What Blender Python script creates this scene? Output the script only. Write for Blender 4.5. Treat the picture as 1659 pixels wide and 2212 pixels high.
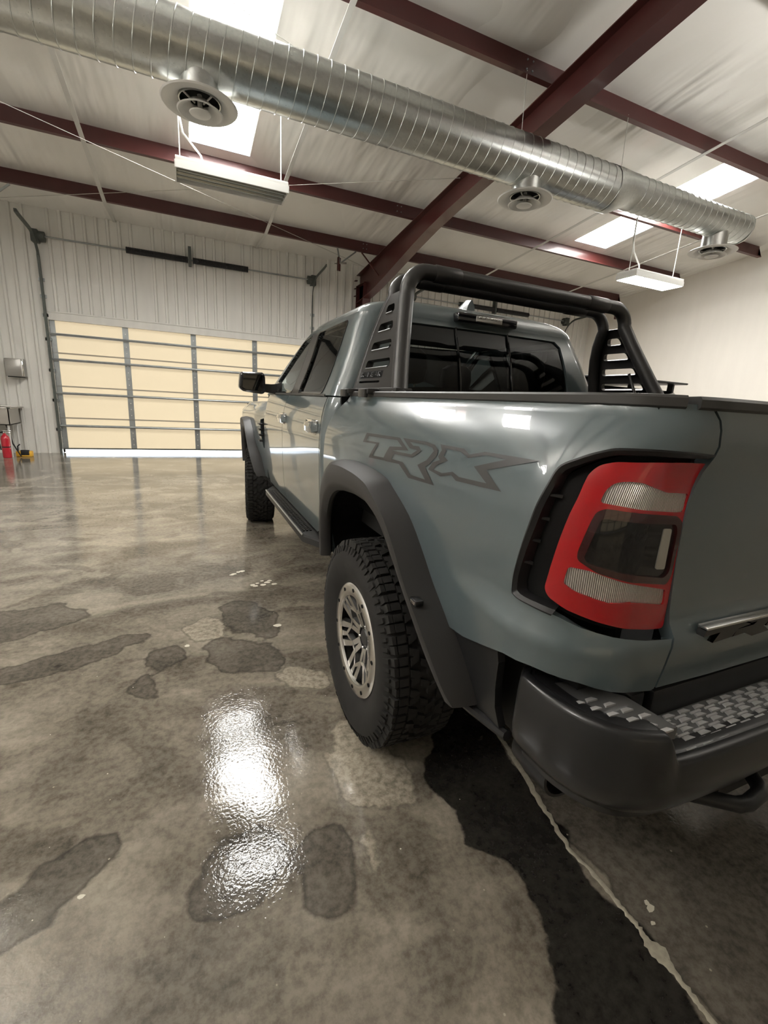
import bpy, bmesh, math, random
import numpy as np
from mathutils import Vector, Matrix
from mathutils.geometry import delaunay_2d_cdt
random.seed(7)
for o in list(bpy.data.objects): bpy.data.objects.remove(o)
scn = bpy.context.scene
col = scn.collection
PI = math.pi

# ------------------------------------------------------------------ camera
FPX, YAW, PITCH, ROLL = 966.74, 0.4195, -0.2414, 0.0566
CAM = Vector((-1.6844, -1.6555, 1.4482))
def cam_axes():
    cy, sy, cp, sp = math.cos(YAW), math.sin(YAW), math.cos(PITCH), math.sin(PITCH)
    f = Vector((sy*cp, cy*cp, sp)); r = Vector((cy, -sy, 0)); u = r.cross(f)
    c, s = math.cos(ROLL), math.sin(ROLL)
    return c*r+s*u, -s*r+c*u, f
r_, u_, f_ = cam_axes()
cd = bpy.data.cameras.new('camera'); cam = bpy.data.objects.new('camera', cd); col.objects.link(cam)
cd.sensor_fit = 'HORIZONTAL'; cd.sensor_width = 36; cd.lens = FPX/1659*36; cd.clip_start = .02; cd.clip_end = 200
m = Matrix((r_, u_, -f_)).transposed().to_4x4(); m.translation = CAM; cam.matrix_world = m
scn.camera = cam
scn.view_settings.view_transform = 'Standard'
try: scn.view_settings.look = 'None'
except Exception: pass
scn.view_settings.exposure = 1.55; scn.view_settings.gamma = 1
scn.view_settings.use_curve_mapping = False

# ------------------------------------------------------------------ world, sun
w = bpy.data.worlds.new('world'); scn.world = w; w.use_nodes = True
bg = w.node_tree.nodes['Background']; bg.inputs[0].default_value = (.75, .87, 1, 1); bg.inputs[1].default_value = 1.6
sd = bpy.data.lights.new('sun', 'SUN'); sd.energy = 4.5; sd.angle = .009; sd.color = (1, .96, .9)
sun = bpy.data.objects.new('sun', sd); col.objects.link(sun); sun.rotation_euler = (math.radians(-52), 0, math.radians(14))
SKY_E = 15.0        # skylight panels (daylight through translucent roof sheets)
TUBE_E = 16.0      # lit strip lights
DOOR_E = 0.17      # daylight glowing through the fibreglass door panels

# ------------------------------------------------------------------ materials
def nt(name):
    mt = bpy.data.materials.new(name); mt.use_nodes = True
    n = mt.node_tree; n.nodes.clear()
    o = n.nodes.new('ShaderNodeOutputMaterial')
    return mt, n, o
def lk(n, a, b): n.links.new(a, b)
def P(name, col_, rough=.5, metal=0, coat=0, spec=.5, coat_r=.03, noise=None, bump=None, emit=None):
    mt, n, o = nt(name)
    b = n.nodes.new('ShaderNodeBsdfPrincipled'); lk(n, b.outputs[0], o.inputs[0])
    b.inputs['Base Color'].default_value = (*col_, 1); b.inputs['Roughness'].default_value = rough
    b.inputs['Metallic'].default_value = metal; b.inputs['Coat Weight'].default_value = coat
    b.inputs['Coat Roughness'].default_value = coat_r; b.inputs['Specular IOR Level'].default_value = spec
    if emit: b.inputs['Emission Color'].default_value = (*emit[0], 1); b.inputs['Emission Strength'].default_value = emit[1]
    tc = n.nodes.new('ShaderNodeTexCoord')
    if noise:   # (scale, amount)
        t = n.nodes.new('ShaderNodeTexNoise'); t.inputs['Scale'].default_value = noise[0]; t.inputs['Detail'].default_value = 5
        lk(n, tc.outputs['Object'], t.inputs['Vector'])
        mx = n.nodes.new('ShaderNodeMix'); mx.data_type = 'RGBA'
        mx.inputs[6].default_value = (*[c*(1-noise[1]) for c in col_], 1); mx.inputs[7].default_value = (*[min(1, c*(1+noise[1])) for c in col_], 1)
        lk(n, t.outputs[0], mx.inputs[0]); lk(n, mx.outputs[2], b.inputs['Base Color'])
    if bump:    # (scale, strength, distance)
        t = n.nodes.new('ShaderNodeTexNoise'); t.inputs['Scale'].default_value = bump[0]; t.inputs['Detail'].default_value = 3
        lk(n, tc.outputs['Object'], t.inputs['Vector'])
        bp = n.nodes.new('ShaderNodeBump'); bp.inputs['Strength'].default_value = bump[1]; bp.inputs['Distance'].default_value = bump[2]
        lk(n, t.outputs[0], bp.inputs['Height']); lk(n, bp.outputs[0], b.inputs['Normal'])
    return mt
def GLASS(name, tint, ior=1.5):
    mt, n, o = nt(name)
    fr = n.nodes.new('ShaderNodeFresnel'); fr.inputs[0].default_value = ior
    g = n.nodes.new('ShaderNodeBsdfGlossy'); g.inputs['Roughness'].default_value = .01
    t = n.nodes.new('ShaderNodeBsdfTransparent'); t.inputs[0].default_value = (*tint, 1)
    mx = n.nodes.new('ShaderNodeMixShader')
    lk(n, fr.outputs[0], mx.inputs[0]); lk(n, t.outputs[0], mx.inputs[1]); lk(n, g.outputs[0], mx.inputs[2]); lk(n, mx.outputs[0], o.inputs[0])
    return mt
def EMIT(name, c, e):
    mt, n, o = nt(name)
    em = n.nodes.new('ShaderNodeEmission'); em.inputs[0].default_value = (*c, 1); em.inputs[1].default_value = e
    lk(n, em.outputs[0], o.inputs[0]); return mt

PAINT = P('truck_paint', (.084, .110, .118), .28, 0, 1, .5, .02)
BLACKP = P('black_gloss', (.008, .008, .009), .12, 0, .5)
FLARE = P('flare_plastic', (.034, .0325, .032), .5, spec=.3, bump=(900, .08, .001))
BUMP = P('bumper_satin', (.014, .014, .015), .30, 0, .35, .3, .16, bump=(700, .06, .001))
SATIN = P('satin_black', (.014, .014, .015), .38, spec=.35, bump=(600, .06, .001))
BARBLK = P('bar_black', (.024, .023, .023), .33, spec=.55, bump=(500, .12, .001))
PLATE = P('bar_plate', (.06, .06, .062), .3, .6)
RUBBER = P('tire_rubber', (.020, .019, .018), .75, spec=.3, noise=(14, .35), bump=(220, .3, .001))
ALLOY = P('machined_alloy', (.80, .79, .77), .27, 1)
ALLOYD = P('dark_alloy', (.09, .09, .09), .4, .8)
BLACK = P('matte_black', (.006, .006, .006), .8, spec=.2)
DARK = P('dark_chassis', (.012, .012, .012), .7)
TREADM = P('step_pad', (.10, .10, .10), .34, bump=(500, .1, .001))
LUGM = P('step_lug', (.42, .42, .42), .3)  # pale grey stands in for ceiling light reflected off the lugs
RAILM = P('rail_plastic', (.040, .038, .036), .42)
CHROME = P('chrome', (.8, .8, .8), .08, 1)
DCHROME = P('dark_chrome', (.10, .10, .105), .12, 1)
DECAL = P('decal_vinyl', (.032, .031, .031), .45, 0, .6)
LEATHER = P('black_leather', (.022, .02, .019), .5, bump=(120, .2, .002))
REDL = P('red_lens', (.40, .006, .010), .14, 0, .7, .5, .02)
DREDL = P('dark_red_lens', (.035, .003, .004), .15, 0, .7)
DGLASS = P('dark_lens', (.006, .006, .007), .06, 0, .3, .4)
GL_DARK = GLASS('privacy_glass', (.20, .21, .20), 1.42)
GL_MID = GLASS('door_glass', (.55, .58, .55), 1.55)
RED = P('red_steel', (.075, .016, .014), .42, 0, .2, noise=(3, .2))
WHITE = P('white_enamel', (.72, .71, .68), .4)
STRAPM = P('strap_white', (.60, .59, .56), .5)
CABLE = P('galv_cable', (.55, .54, .50), .5, .6)
GALV = P('galvanised', (.34, .36, .36), .42, .8, noise=(9, .25))
DGALV = P('dark_galvanised', (.10, .11, .10), .5, .5, noise=(20, .3))
STAIN = P('stainless', (.52, .50, .47), .32, 1, bump=(60, .05, .001))
CREAM = None
EXTRED = P('extinguisher_red', (.50, .012, .03), .25, 0, .6)
YELLOW = P('yellow_plastic', (.75, .42, .04), .5)
UPM = EMIT('added_uplight', (1, .97, .92), TUBE_E*2.6)  # upward fill glow, only on the added lamps
TUBEM = EMIT('lamp_lens', (1, .97, .92), TUBE_E)

def ribbed_lens():
    mt, n, o = nt('clear_ribbed_lens')
    b = n.nodes.new('ShaderNodeBsdfPrincipled'); lk(n, b.outputs[0], o.inputs[0])
    b.inputs['Base Color'].default_value = (.42, .38, .34, 1); b.inputs['Roughness'].default_value = .25
    b.inputs['Metallic'].default_value = .35; b.inputs['Coat Weight'].default_value = 1
    at = n.nodes.new('ShaderNodeAttribute'); at.attribute_name = 'pu'
    mu = n.nodes.new('ShaderNodeMath'); mu.operation = 'MULTIPLY'; mu.inputs[1].default_value = 2*PI/.0042
    si = n.nodes.new('ShaderNodeMath'); si.operation = 'SINE'
    bp = n.nodes.new('ShaderNodeBump'); bp.inputs['Strength'].default_value = .8; bp.inputs['Distance'].default_value = .0012
    lk(n, at.outputs['Fac'], mu.inputs[0]); lk(n, mu.outputs[0], si.inputs[0]); lk(n, si.outputs[0], bp.inputs['Height']); lk(n, bp.outputs[0], b.inputs['Normal'])
    cr = n.nodes.new('ShaderNodeMix'); cr.data_type = 'RGBA'
    cr.inputs[6].default_value = (.22, .19, .17, 1); cr.inputs[7].default_value = (.78, .74, .68, 1)
    ma = n.nodes.new('ShaderNodeMapRange'); ma.inputs[1].default_value = -1; ma.inputs[2].default_value = 1
    lk(n, si.outputs[0], ma.inputs[0]); lk(n, ma.outputs[0], cr.inputs[0]); lk(n, cr.outputs[2], b.inputs['Base Color'])
    return mt
RIBLENS = ribbed_lens()

def wall_mat(name, c, rough=.45, streak=.12):
    mt, n, o = nt(name)
    b = n.nodes.new('ShaderNodeBsdfPrincipled'); lk(n, b.outputs[0], o.inputs[0]); b.inputs['Roughness'].default_value = rough
    tc = n.nodes.new('ShaderNodeTexCoord'); mp = n.nodes.new('ShaderNodeMapping'); mp.inputs['Scale'].default_value = (3, 3, .5)
    t = n.nodes.new('ShaderNodeTexNoise'); t.inputs['Scale'].default_value = 2.2; t.inputs['Detail'].default_value = 6
    lk(n, tc.outputs['Object'], mp.inputs[0]); lk(n, mp.outputs[0], t.inputs['Vector'])
    mx = n.nodes.new('ShaderNodeMix'); mx.data_type = 'RGBA'
    mx.inputs[6].default_value = (*[v*(1-streak) for v in c], 1); mx.inputs[7].default_value = (*[min(1, v*(1+streak)) for v in c], 1)
    lk(n, t.outputs[0], mx.inputs[0]); lk(n, mx.outputs[2], b.inputs['Base Color'])
    return mt
METALW = wall_mat('white_metal_sheet', (.74, .725, .68), .42)
DRYWALL = wall_mat('painted_drywall', (.78, .74, .68), .8, .04)

def ceiling_mat():
    mt, n, o = nt('vinyl_faced_insulation')
    b = n.nodes.new('ShaderNodeBsdfPrincipled'); lk(n, b.outputs[0], o.inputs[0]); b.inputs['Roughness'].default_value = .42
    tc = n.nodes.new('ShaderNodeTexCoord')
    def noise(scale, mapping, det):
        mp = n.nodes.new('ShaderNodeMapping'); mp.inputs['Scale'].default_value = mapping
        t = n.nodes.new('ShaderNodeTexNoise'); t.inputs['Scale'].default_value = scale; t.inputs['Detail'].default_value = det
        lk(n, tc.outputs['Object'], mp.inputs[0]); lk(n, mp.outputs[0], t.inputs['Vector']); return t
    a = noise(2.6, (1, .16, 1), 2); a2 = noise(7, (1, .12, 1), 1); c = noise(.5, (1, .7, 1), 2)
    ad = n.nodes.new('ShaderNodeMath'); ad.operation = 'MULTIPLY_ADD'; ad.inputs[1].default_value = .35
    lk(n, a2.outputs[0], ad.inputs[0]); lk(n, a.outputs[0], ad.inputs[2])
    mk = n.nodes.new('ShaderNodeMapRange'); mk.inputs[1].default_value = .40; mk.inputs[2].default_value = .68
    lk(n, c.outputs[0], mk.inputs[0])
    mu = n.nodes.new('ShaderNodeMath'); mu.operation = 'MULTIPLY'; lk(n, ad.outputs[0], mu.inputs[0]); lk(n, mk.outputs[0], mu.inputs[1])
    bp = n.nodes.new('ShaderNodeBump'); bp.inputs['Strength'].default_value = 1; bp.inputs['Distance'].default_value = .20
    lk(n, mu.outputs[0], bp.inputs['Height']); lk(n, bp.outputs[0], b.inputs['Normal'])
    b.inputs['Base Color'].default_value = (.86, .845, .80, 1)
    return mt
CEILM = ceiling_mat()

def skylight_mat():
    mt, n, o = nt('translucent_roof_sheet')
    em = n.nodes.new('ShaderNodeEmission'); lk(n, em.outputs[0], o.inputs[0])
    em.inputs[0].default_value = (1, .99, .95, 1); em.inputs[1].default_value = SKY_E
    return mt
SKYM = skylight_mat()

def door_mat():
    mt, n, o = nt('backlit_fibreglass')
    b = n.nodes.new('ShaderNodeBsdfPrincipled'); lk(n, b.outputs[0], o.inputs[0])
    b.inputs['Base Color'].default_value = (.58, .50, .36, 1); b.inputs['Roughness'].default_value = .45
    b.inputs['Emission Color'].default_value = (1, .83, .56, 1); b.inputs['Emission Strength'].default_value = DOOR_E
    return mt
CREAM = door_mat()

def duct_mat():
    mt, n, o = nt('spiral_duct_steel')
    b = n.nodes.new('ShaderNodeBsdfPrincipled'); lk(n, b.outputs[0], o.inputs[0])
    b.inputs['Metallic'].default_value = 1; b.inputs['Roughness'].default_value = .3
    tc = n.nodes.new('ShaderNodeTexCoord')
    t = n.nodes.new('ShaderNodeTexVoronoi'); t.inputs['Scale'].default_value = 38
    lk(n, tc.outputs['Object'], t.inputs['Vector'])
    mx = n.nodes.new('ShaderNodeMix'); mx.data_type = 'RGBA'; mx.inputs[6].default_value = (.52, .54, .53, 1); mx.inputs[7].default_value = (.60, .62, .60, 1)
    lk(n, t.outputs['Color'], mx.inputs[0]); lk(n, mx.outputs[2], b.inputs['Base Color'])
    mr = n.nodes.new('ShaderNodeMapRange'); mr.inputs[3].default_value = .27; mr.inputs[4].default_value = .33
    lk(n, t.outputs['Distance'], mr.inputs[0]); lk(n, mr.outputs[0], b.inputs['Roughness'])
    return mt
DUCTM = duct_mat()

# ------------------------------------------------------------------ object helpers
def tag(o, label=None, cat=None, group=None, kind=None):
    if label: o['label'] = label
    if cat: o['category'] = cat
    if group: o['group'] = group
    if kind: o['kind'] = kind
    return o
def empty(name, loc=(0, 0, 0), rz=0, **k):
    o = bpy.data.objects.new(name, None); o.empty_display_size = .2; col.objects.link(o)
    o.location = loc; o.rotation_euler = (0, 0, rz); return tag(o, **k)
def link(name, me, mat, parent=None, **k):
    o = bpy.data.objects.new(name, me)
    if mat and not me.materials: me.materials.append(mat)
    col.objects.link(o)
    if parent: o.parent = parent
    return tag(o, **k)
def copy_tree(o, parent=None):
    c = o.copy(); col.objects.link(c); c.parent = parent
    for ch in [x for x in bpy.data.objects if x.parent == o]: copy_tree(ch, c)
    return c
class MB:
    def __init__(s): s.v = []; s.f = []
    def add(s, vs, fs):
        b = len(s.v); s.v += [tuple(p) for p in vs]; s.f += [tuple(i+b for i in q) for q in fs]; return s
    def box(s, x0, x1, y0, y1, z0, z1):
        return s.add([(x, y, z) for x in (x0, x1) for y in (y0, y1) for z in (z0, z1)],
                     [(0, 1, 3, 2), (4, 6, 7, 5), (0, 4, 5, 1), (2, 3, 7, 6), (0, 2, 6, 4), (1, 5, 7, 3)])
    def rbox(s, x0, x1, y0, y1, z0, z1, r=.01, seg=2):
        bm = bmesh.new(); bmesh.ops.create_cube(bm, size=1)
        for v in bm.verts: v.co = Vector(((x0+x1)/2+v.co.x*(x1-x0), (y0+y1)/2+v.co.y*(y1-y0), (z0+z1)/2+v.co.z*(z1-z0)))
        bmesh.ops.bevel(bm, geom=bm.edges[:], offset=r, segments=seg, affect='EDGES', profile=.5)
        return s.bm(bm)
    def bm(s, bm):
        bm.verts.index_update(); s.add([v.co for v in bm.verts], [[v.index for v in f.verts] for f in bm.faces]); bm.free(); return s
    def tube(s, pts, r, seg=10, cap=True, closed=False):
        pts = [Vector(p) for p in pts]; n = len(pts); rr = r if isinstance(r, (list, tuple)) else [r]*n
        rings = []; up = None
        for i, p in enumerate(pts):
            a = pts[i-1] if i else (pts[-1] if closed else p); b = pts[i+1] if i < n-1 else (pts[0] if closed else p)
            t = (b-a).normalized()
            if up is None: up = t.orthogonal().normalized()
            up = (up-t*up.dot(t)).normalized(); sd = t.cross(up)
            rings.append([p+(up*math.cos(2*PI*k/seg)+sd*math.sin(2*PI*k/seg))*rr[i] for k in range(seg)])
        vs = [q for R_ in rings for q in R_]; fs = []
        for i in range(n if closed else n-1):
            j = (i+1) % n
            for k in range(seg): fs.append((i*seg+k, i*seg+(k+1) % seg, j*seg+(k+1) % seg, j*seg+k))
        if cap and not closed: fs += [tuple(range(seg-1, -1, -1)), tuple((n-1)*seg+k for k in range(seg))]
        return s.add(vs, fs)
    def cyl(s, a, b, r, seg=16, r2=None): return s.tube([a, b], [r, r if r2 is None else r2], seg)
    def loft(s, rings, closed=True, cap=False):
        n = len(rings[0]); vs = [q for R_ in rings for q in R_]; fs = []
        for i in range(len(rings)-1):
            for k in range(n if closed else n-1): fs.append((i*n+k, i*n+(k+1) % n, (i+1)*n+(k+1) % n, (i+1)*n+k))
        if cap: fs += [tuple(range(n-1, -1, -1)), tuple((len(rings)-1)*n+k for k in range(n))]
        return s.add(vs, fs)
    def lathe(s, prof, axis='z', c=(0, 0, 0), seg=32):
        rings = []
        for r, h in prof:
            R_ = []
            for k in range(seg):
                a = 2*PI*k/seg; u, v = r*math.cos(a), r*math.sin(a)
                R_.append({'z': (c[0]+u, c[1]+v, c[2]+h), 'x': (c[0]+h, c[1]+u, c[2]+v), 'y': (c[0]+u, c[1]+h, c[2]+v)}[axis])
            rings.append(R_)
        return s.loft(rings)
    def prism(s, poly, f0, f1):
        n = len(poly); a = [f0(*p) for p in poly]; b = [f1(*p) for p in poly]
        from mathutils.geometry import tessellate_polygon
        tr = tessellate_polygon([[Vector((p[0], p[1], 0)) for p in poly]])
        return s.add(a+b, [tuple(t) for t in tr]+[tuple(i+n for i in t) for t in tr]+[(i, (i+1) % n, n+(i+1) % n, n+i) for i in range(n)])
    def build(s, name, mat, parent=None, ang=35, mirror=False, **k):
        me = bpy.data.meshes.new(name)
        vs = s.v if not mirror else [(-x, y, z) for x, y, z in s.v]
        me.from_pydata(vs, [], s.f)
        bm = bmesh.new(); bm.from_mesh(me); bmesh.ops.recalc_face_normals(bm, faces=bm.faces); bm.to_mesh(me); bm.free()
        if ang:
            me.polygons.foreach_set('use_smooth', [True]*len(me.polygons)); me.set_sharp_from_angle(angle=math.radians(ang))
        return link(name, me, mat, parent, **k)

def spl(tab):
    tab = sorted(tab); xs = [a for a, b in tab]; ys = [b for a, b in tab]
    d = [(ys[i+1]-ys[i])/(xs[i+1]-xs[i]) for i in range(len(xs)-1)]
    mm = [d[0]]+[0 if d[i-1]*d[i] <= 0 else 2*d[i-1]*d[i]/(d[i-1]+d[i]) for i in range(1, len(d))]+[d[-1]]
    def f(x):
        x = min(max(x, xs[0]), xs[-1]); i = 0
        while i < len(xs)-2 and x > xs[i+1]: i += 1
        h = xs[i+1]-xs[i]; t = (x-xs[i])/h
        return (2*t**3-3*t*t+1)*ys[i]+(t**3-2*t*t+t)*h*mm[i]+(-2*t**3+3*t*t)*ys[i+1]+(t**3-t*t)*h*mm[i+1]
    return f
def curve(pts, n):
    f = [spl([(i, p[k]) for i, p in enumerate(pts)]) for k in range(len(pts[0]))]
    return [tuple(g(i*(len(pts)-1)/(n-1)) for g in f) for i in range(n)]
def sm(a, b, x):
    t = min(max((x-a)/(b-a), 0), 1); return t*t*(3-2*t)
def resample(loop, step):
    out = []
    for i, a in enumerate(loop):
        b = loop[(i+1) % len(loop)]; L = math.dist(a, b); n = max(1, int(round(L/step)))
        out += [(a[0]+(b[0]-a[0])*k/n, a[1]+(b[1]-a[1])*k/n) for k in range(n)]
    return out
def inside(pts, loops):
    pts = np.asarray(pts, float).reshape(-1, 2); r = np.zeros(len(pts), bool)
    for lp in loops:
        L = np.asarray(lp); A = L; B = np.roll(L, -1, 0)
        for a, b in zip(A, B):
            if a[1] == b[1]: continue
            c = ((a[1] > pts[:, 1]) != (b[1] > pts[:, 1])) & (pts[:, 0] < (b[0]-a[0])*(pts[:, 1]-a[1])/(b[1]-a[1])+a[0])
            r ^= c
    return r
def edgedist(pts, loops):
    pts = np.asarray(pts, float).reshape(-1, 2); d = np.full(len(pts), 1e9)
    for lp in loops:
        L = np.asarray(lp); B = np.roll(L, -1, 0)
        for a, b in zip(L, B):
            ab = b-a; t = np.clip(((pts-a)@ab)/max(ab@ab, 1e-12), 0, 1); q = pts-(a+t[:, None]*ab); d = np.minimum(d, np.hypot(q[:, 0], q[:, 1]))
    return d
def rounded(poly, r, seg=4):
    out = []; n = len(poly)
    for i in range(n):
        p = Vector(poly[i]); a = Vector(poly[i-1])-p; b = Vector(poly[(i+1) % n])-p
        rr = min(r, a.length*.45, b.length*.45); A = p+a.normalized()*rr; B = p+b.normalized()*rr
        for k in range(seg+1):
            t = k/seg; q = A*(1-t)**2+p*2*t*(1-t)+B*t*t; out.append((q.x, q.y))
    return out
def panel_data(surf, outer, holes, step, off, thick, out=(-1, -1, .5)):
    loops = [resample(outer, step)]+[resample(h, step) for h in holes]
    pts = []; ed = []
    for lp in loops:
        b = len(pts); pts += lp; ed += [(b+i, b+(i+1) % len(lp)) for i in range(len(lp))]
    A = np.array(loops[0]); u0, v0 = A.min(0); u1, v1 = A.max(0)
    g = np.array([(u, v) for u in np.arange(u0+step*.5, u1, step) for v in np.arange(v0+step*.5, v1, step)])
    if len(g):
        g = g[inside(g, loops)]
        if len(g): g = g[edgedist(g, loops) > step*.45]
        pts = pts+[tuple(q) for q in g]
    res = delaunay_2d_cdt([Vector(p) for p in pts], ed, [], 0, 1e-7)
    V, F = res[0], res[2]
    cen = [sum((V[i] for i in f), Vector((0, 0)))/len(f) for f in F]
    ok = inside([(c.x, c.y) for c in cen], loops)
    F = [tuple(f) for f, k in zip(F, ok) if k]
    outv = Vector(out); e = .0015
    verts = []; nrm = []; uv = []
    for v in V:
        p = Vector(surf(v.x, v.y)); du = Vector(surf(v.x+e, v.y))-Vector(surf(v.x-e, v.y)); dv = Vector(surf(v.x, v.y+e))-Vector(surf(v.x, v.y-e))
        n = du.cross(dv)
        n = n.normalized() if n.length > 1e-12 else outv.normalized()
        if n.dot(outv) < 0: n = -n
        verts.append(p+n*off); nrm.append(n); uv.append((v.x, v.y))
    FF = []
    for f in F:
        a, b, c = (verts[i] for i in f[:3])
        FF.append(f if (b-a).cross(c-a).dot(nrm[f[0]]) >= 0 else f[::-1])
    if thick:
        cnt = {}
        for f in FF:
            for i in range(len(f)):
                k = (f[i], f[(i+1) % len(f)]); cnt[k] = 1
        for (a, b) in list(cnt):
            if (b, a) in cnt: continue
            p0, p1 = verts[a], verts[b]; q0, q1 = p0-nrm[a]*thick, p1-nrm[b]*thick
            n = (p1-p0).cross(nrm[a])
            n = n.normalized() if n.length > 1e-12 else nrm[a]
            i = len(verts); verts += [p0, q0, q1, p1]; nrm += [n]*4; uv += [uv[a], uv[a], uv[b], uv[b]]
            FF.append((i, i+1, i+2, i+3))
    return verts, FF, nrm, uv
def panel(name, surf, outer, holes=(), mat=None, parent=None, step=.04, off=0, thick=.012, mirror=0, out=(-1, -1, .5), **k):
    """mirror: 0 left only, 1 mirrored only, 2 both halves in one mesh"""
    vs, fs, ns, uv = panel_data(surf, outer, list(holes), step, off, thick, out)
    mv = [Vector((-v.x, v.y, v.z)) for v in vs]; mn = [Vector((-v.x, v.y, v.z)) for v in ns]; mf = [f[::-1] for f in fs]
    if mirror == 1: vs, fs, ns = mv, mf, mn
    elif mirror == 2:
        b = len(vs); fs = fs+[tuple(i+b for i in f) for f in mf]; vs = vs+mv; ns = ns+mn; uv = uv+uv
    me = bpy.data.meshes.new(name); me.from_pydata(vs, [], fs)
    me.polygons.foreach_set('use_smooth', [True]*len(me.polygons))
    at = me.attributes.new('pu', 'FLOAT', 'POINT'); at.data.foreach_set('value', [q[0] for q in uv])
    me.normals_split_custom_set_from_vertices([tuple(n) for n in ns])
    return link(name, me, mat, parent, **k)

# ================================================================== SETTING
YW = 9.9           # front (door) wall
XL, XR, YBK = -7.2, 10.25, -9.2
ZE, SL, YRIDGE = 4.68, .10, -.6
def ceil_z(y): return ZE+SL*(YW-y) if y > YRIDGE else ZE+SL*(YW-YRIDGE)-SL*(YRIDGE-y)

# ---- floor with distance fields for stains and a painted truck shadow
STAINS_SHADE = dict(
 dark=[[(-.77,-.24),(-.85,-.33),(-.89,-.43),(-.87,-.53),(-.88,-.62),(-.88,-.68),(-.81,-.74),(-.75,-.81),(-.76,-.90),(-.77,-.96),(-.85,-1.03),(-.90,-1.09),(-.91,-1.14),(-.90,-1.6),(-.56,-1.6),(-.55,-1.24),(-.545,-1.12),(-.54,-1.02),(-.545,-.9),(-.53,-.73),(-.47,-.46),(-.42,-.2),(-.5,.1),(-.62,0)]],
 mid=[[(-2.6,-.62),(-2.23,-.37),(-2.14,-.30),(-2.04,-.245),(-1.98,-.25),(-1.945,-.32),(-2.06,-.43),(-2.14,-.47),(-2.3,-.6),(-2.5,-.8)],
      [(-1.72,-.57),(-1.70,-.54),(-1.71,-.49),(-1.65,-.33),(-1.52,-.38),(-1.45,-.51),(-1.54,-.60),(-1.62,-.63)],
      [(-1.42,-.49),(-1.37,-.46),(-1.25,-.47),(-1.22,-.63),(-1.28,-.71),(-1.39,-.75),(-1.43,-.68)],
      [(-1.53,1.41),(-1.38,1.48),(-1.17,1.19),(-1.22,.91),(-1.33,.91),(-1.51,1.03)],
      [(-1.66,.90),(-1.57,.96),(-1.39,.90),(-1.28,.75),(-1.25,.5),(-1.39,.55),(-1.57,.61)],
      [(-1.96,.78),(-1.90,.96),(-1.79,.95),(-1.74,.83),(-1.84,.72)],
      [(-2.01,.55),(-1.97,.68),(-1.88,.59),(-1.89,.48)],
      [(-.54,-1.6),(-.54,-1.02),(-.5,-.6),(-.42,-.2),(-.2,.4),(.6,.5),(.9,-.4),(.5,-1.0),(.3,-1.7)],  # truck's shadow right of the joint, painted as darker floor
      [(-3.2,1.3),(-2.9,1.7),(-2.5,1.75),(-2.3,1.5),(-2.7,1.25)],
      [(-2.7,.95),(-2.2,1.15),(-1.9,1.15),(-2.2,.9),(-2.6,.8)]],
 light=[[(-1.32,.50),(-1.23,.56),(-1.06,.44),(-1.04,.26),(-1.23,.33)],
        [(-1.20,-.12),(-1.10,.06),(-1.0,.02),(-.93,-.18),(-.93,-.46),(-.99,-.49),(-1.22,-.39)],
        [(-1.75,1.15),(-1.62,1.3),(-1.5,1.15),(-1.52,.98),(-1.7,.95)],
        [(-1.24,-.52),(-1.16,-.5),(-1.16,-.66),(-1.21,-.68)]])
def axis(a, b, f0, f1, fine, coarse):
    c0 = list(np.arange(a, f0, coarse)); c1 = list(np.arange(f0, f1, fine)); c2 = list(np.linspace(f1, b, int((b-f1)/coarse)+2))
    return np.array(c0+c1+c2)
fx = axis(XL, XR, -3.4, 1.2, .045, .9); fy = axis(YBK, YW+.05, -1.9, 3.2, .045, .9)
GX, GY = np.meshgrid(fx, fy, indexing='ij'); FV = np.stack([GX.ravel(), GY.ravel()], 1)
me = bpy.data.meshes.new('floor'); nx, ny = len(fx), len(fy)
me.from_pydata([(a, b, 0) for a, b in FV], [], [(i*ny+j, (i+1)*ny+j, (i+1)*ny+j+1, i*ny+j+1) for i in range(nx-1) for j in range(ny-1)])
for k, polys in STAINS_SHADE.items():
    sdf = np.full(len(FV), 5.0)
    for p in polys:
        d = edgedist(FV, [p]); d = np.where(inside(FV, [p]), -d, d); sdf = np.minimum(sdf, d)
    at = me.attributes.new('sd_'+k, 'FLOAT', 'POINT'); at.data.foreach_set('value', np.clip(sdf, -2, 2).astype(np.float32))
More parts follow.
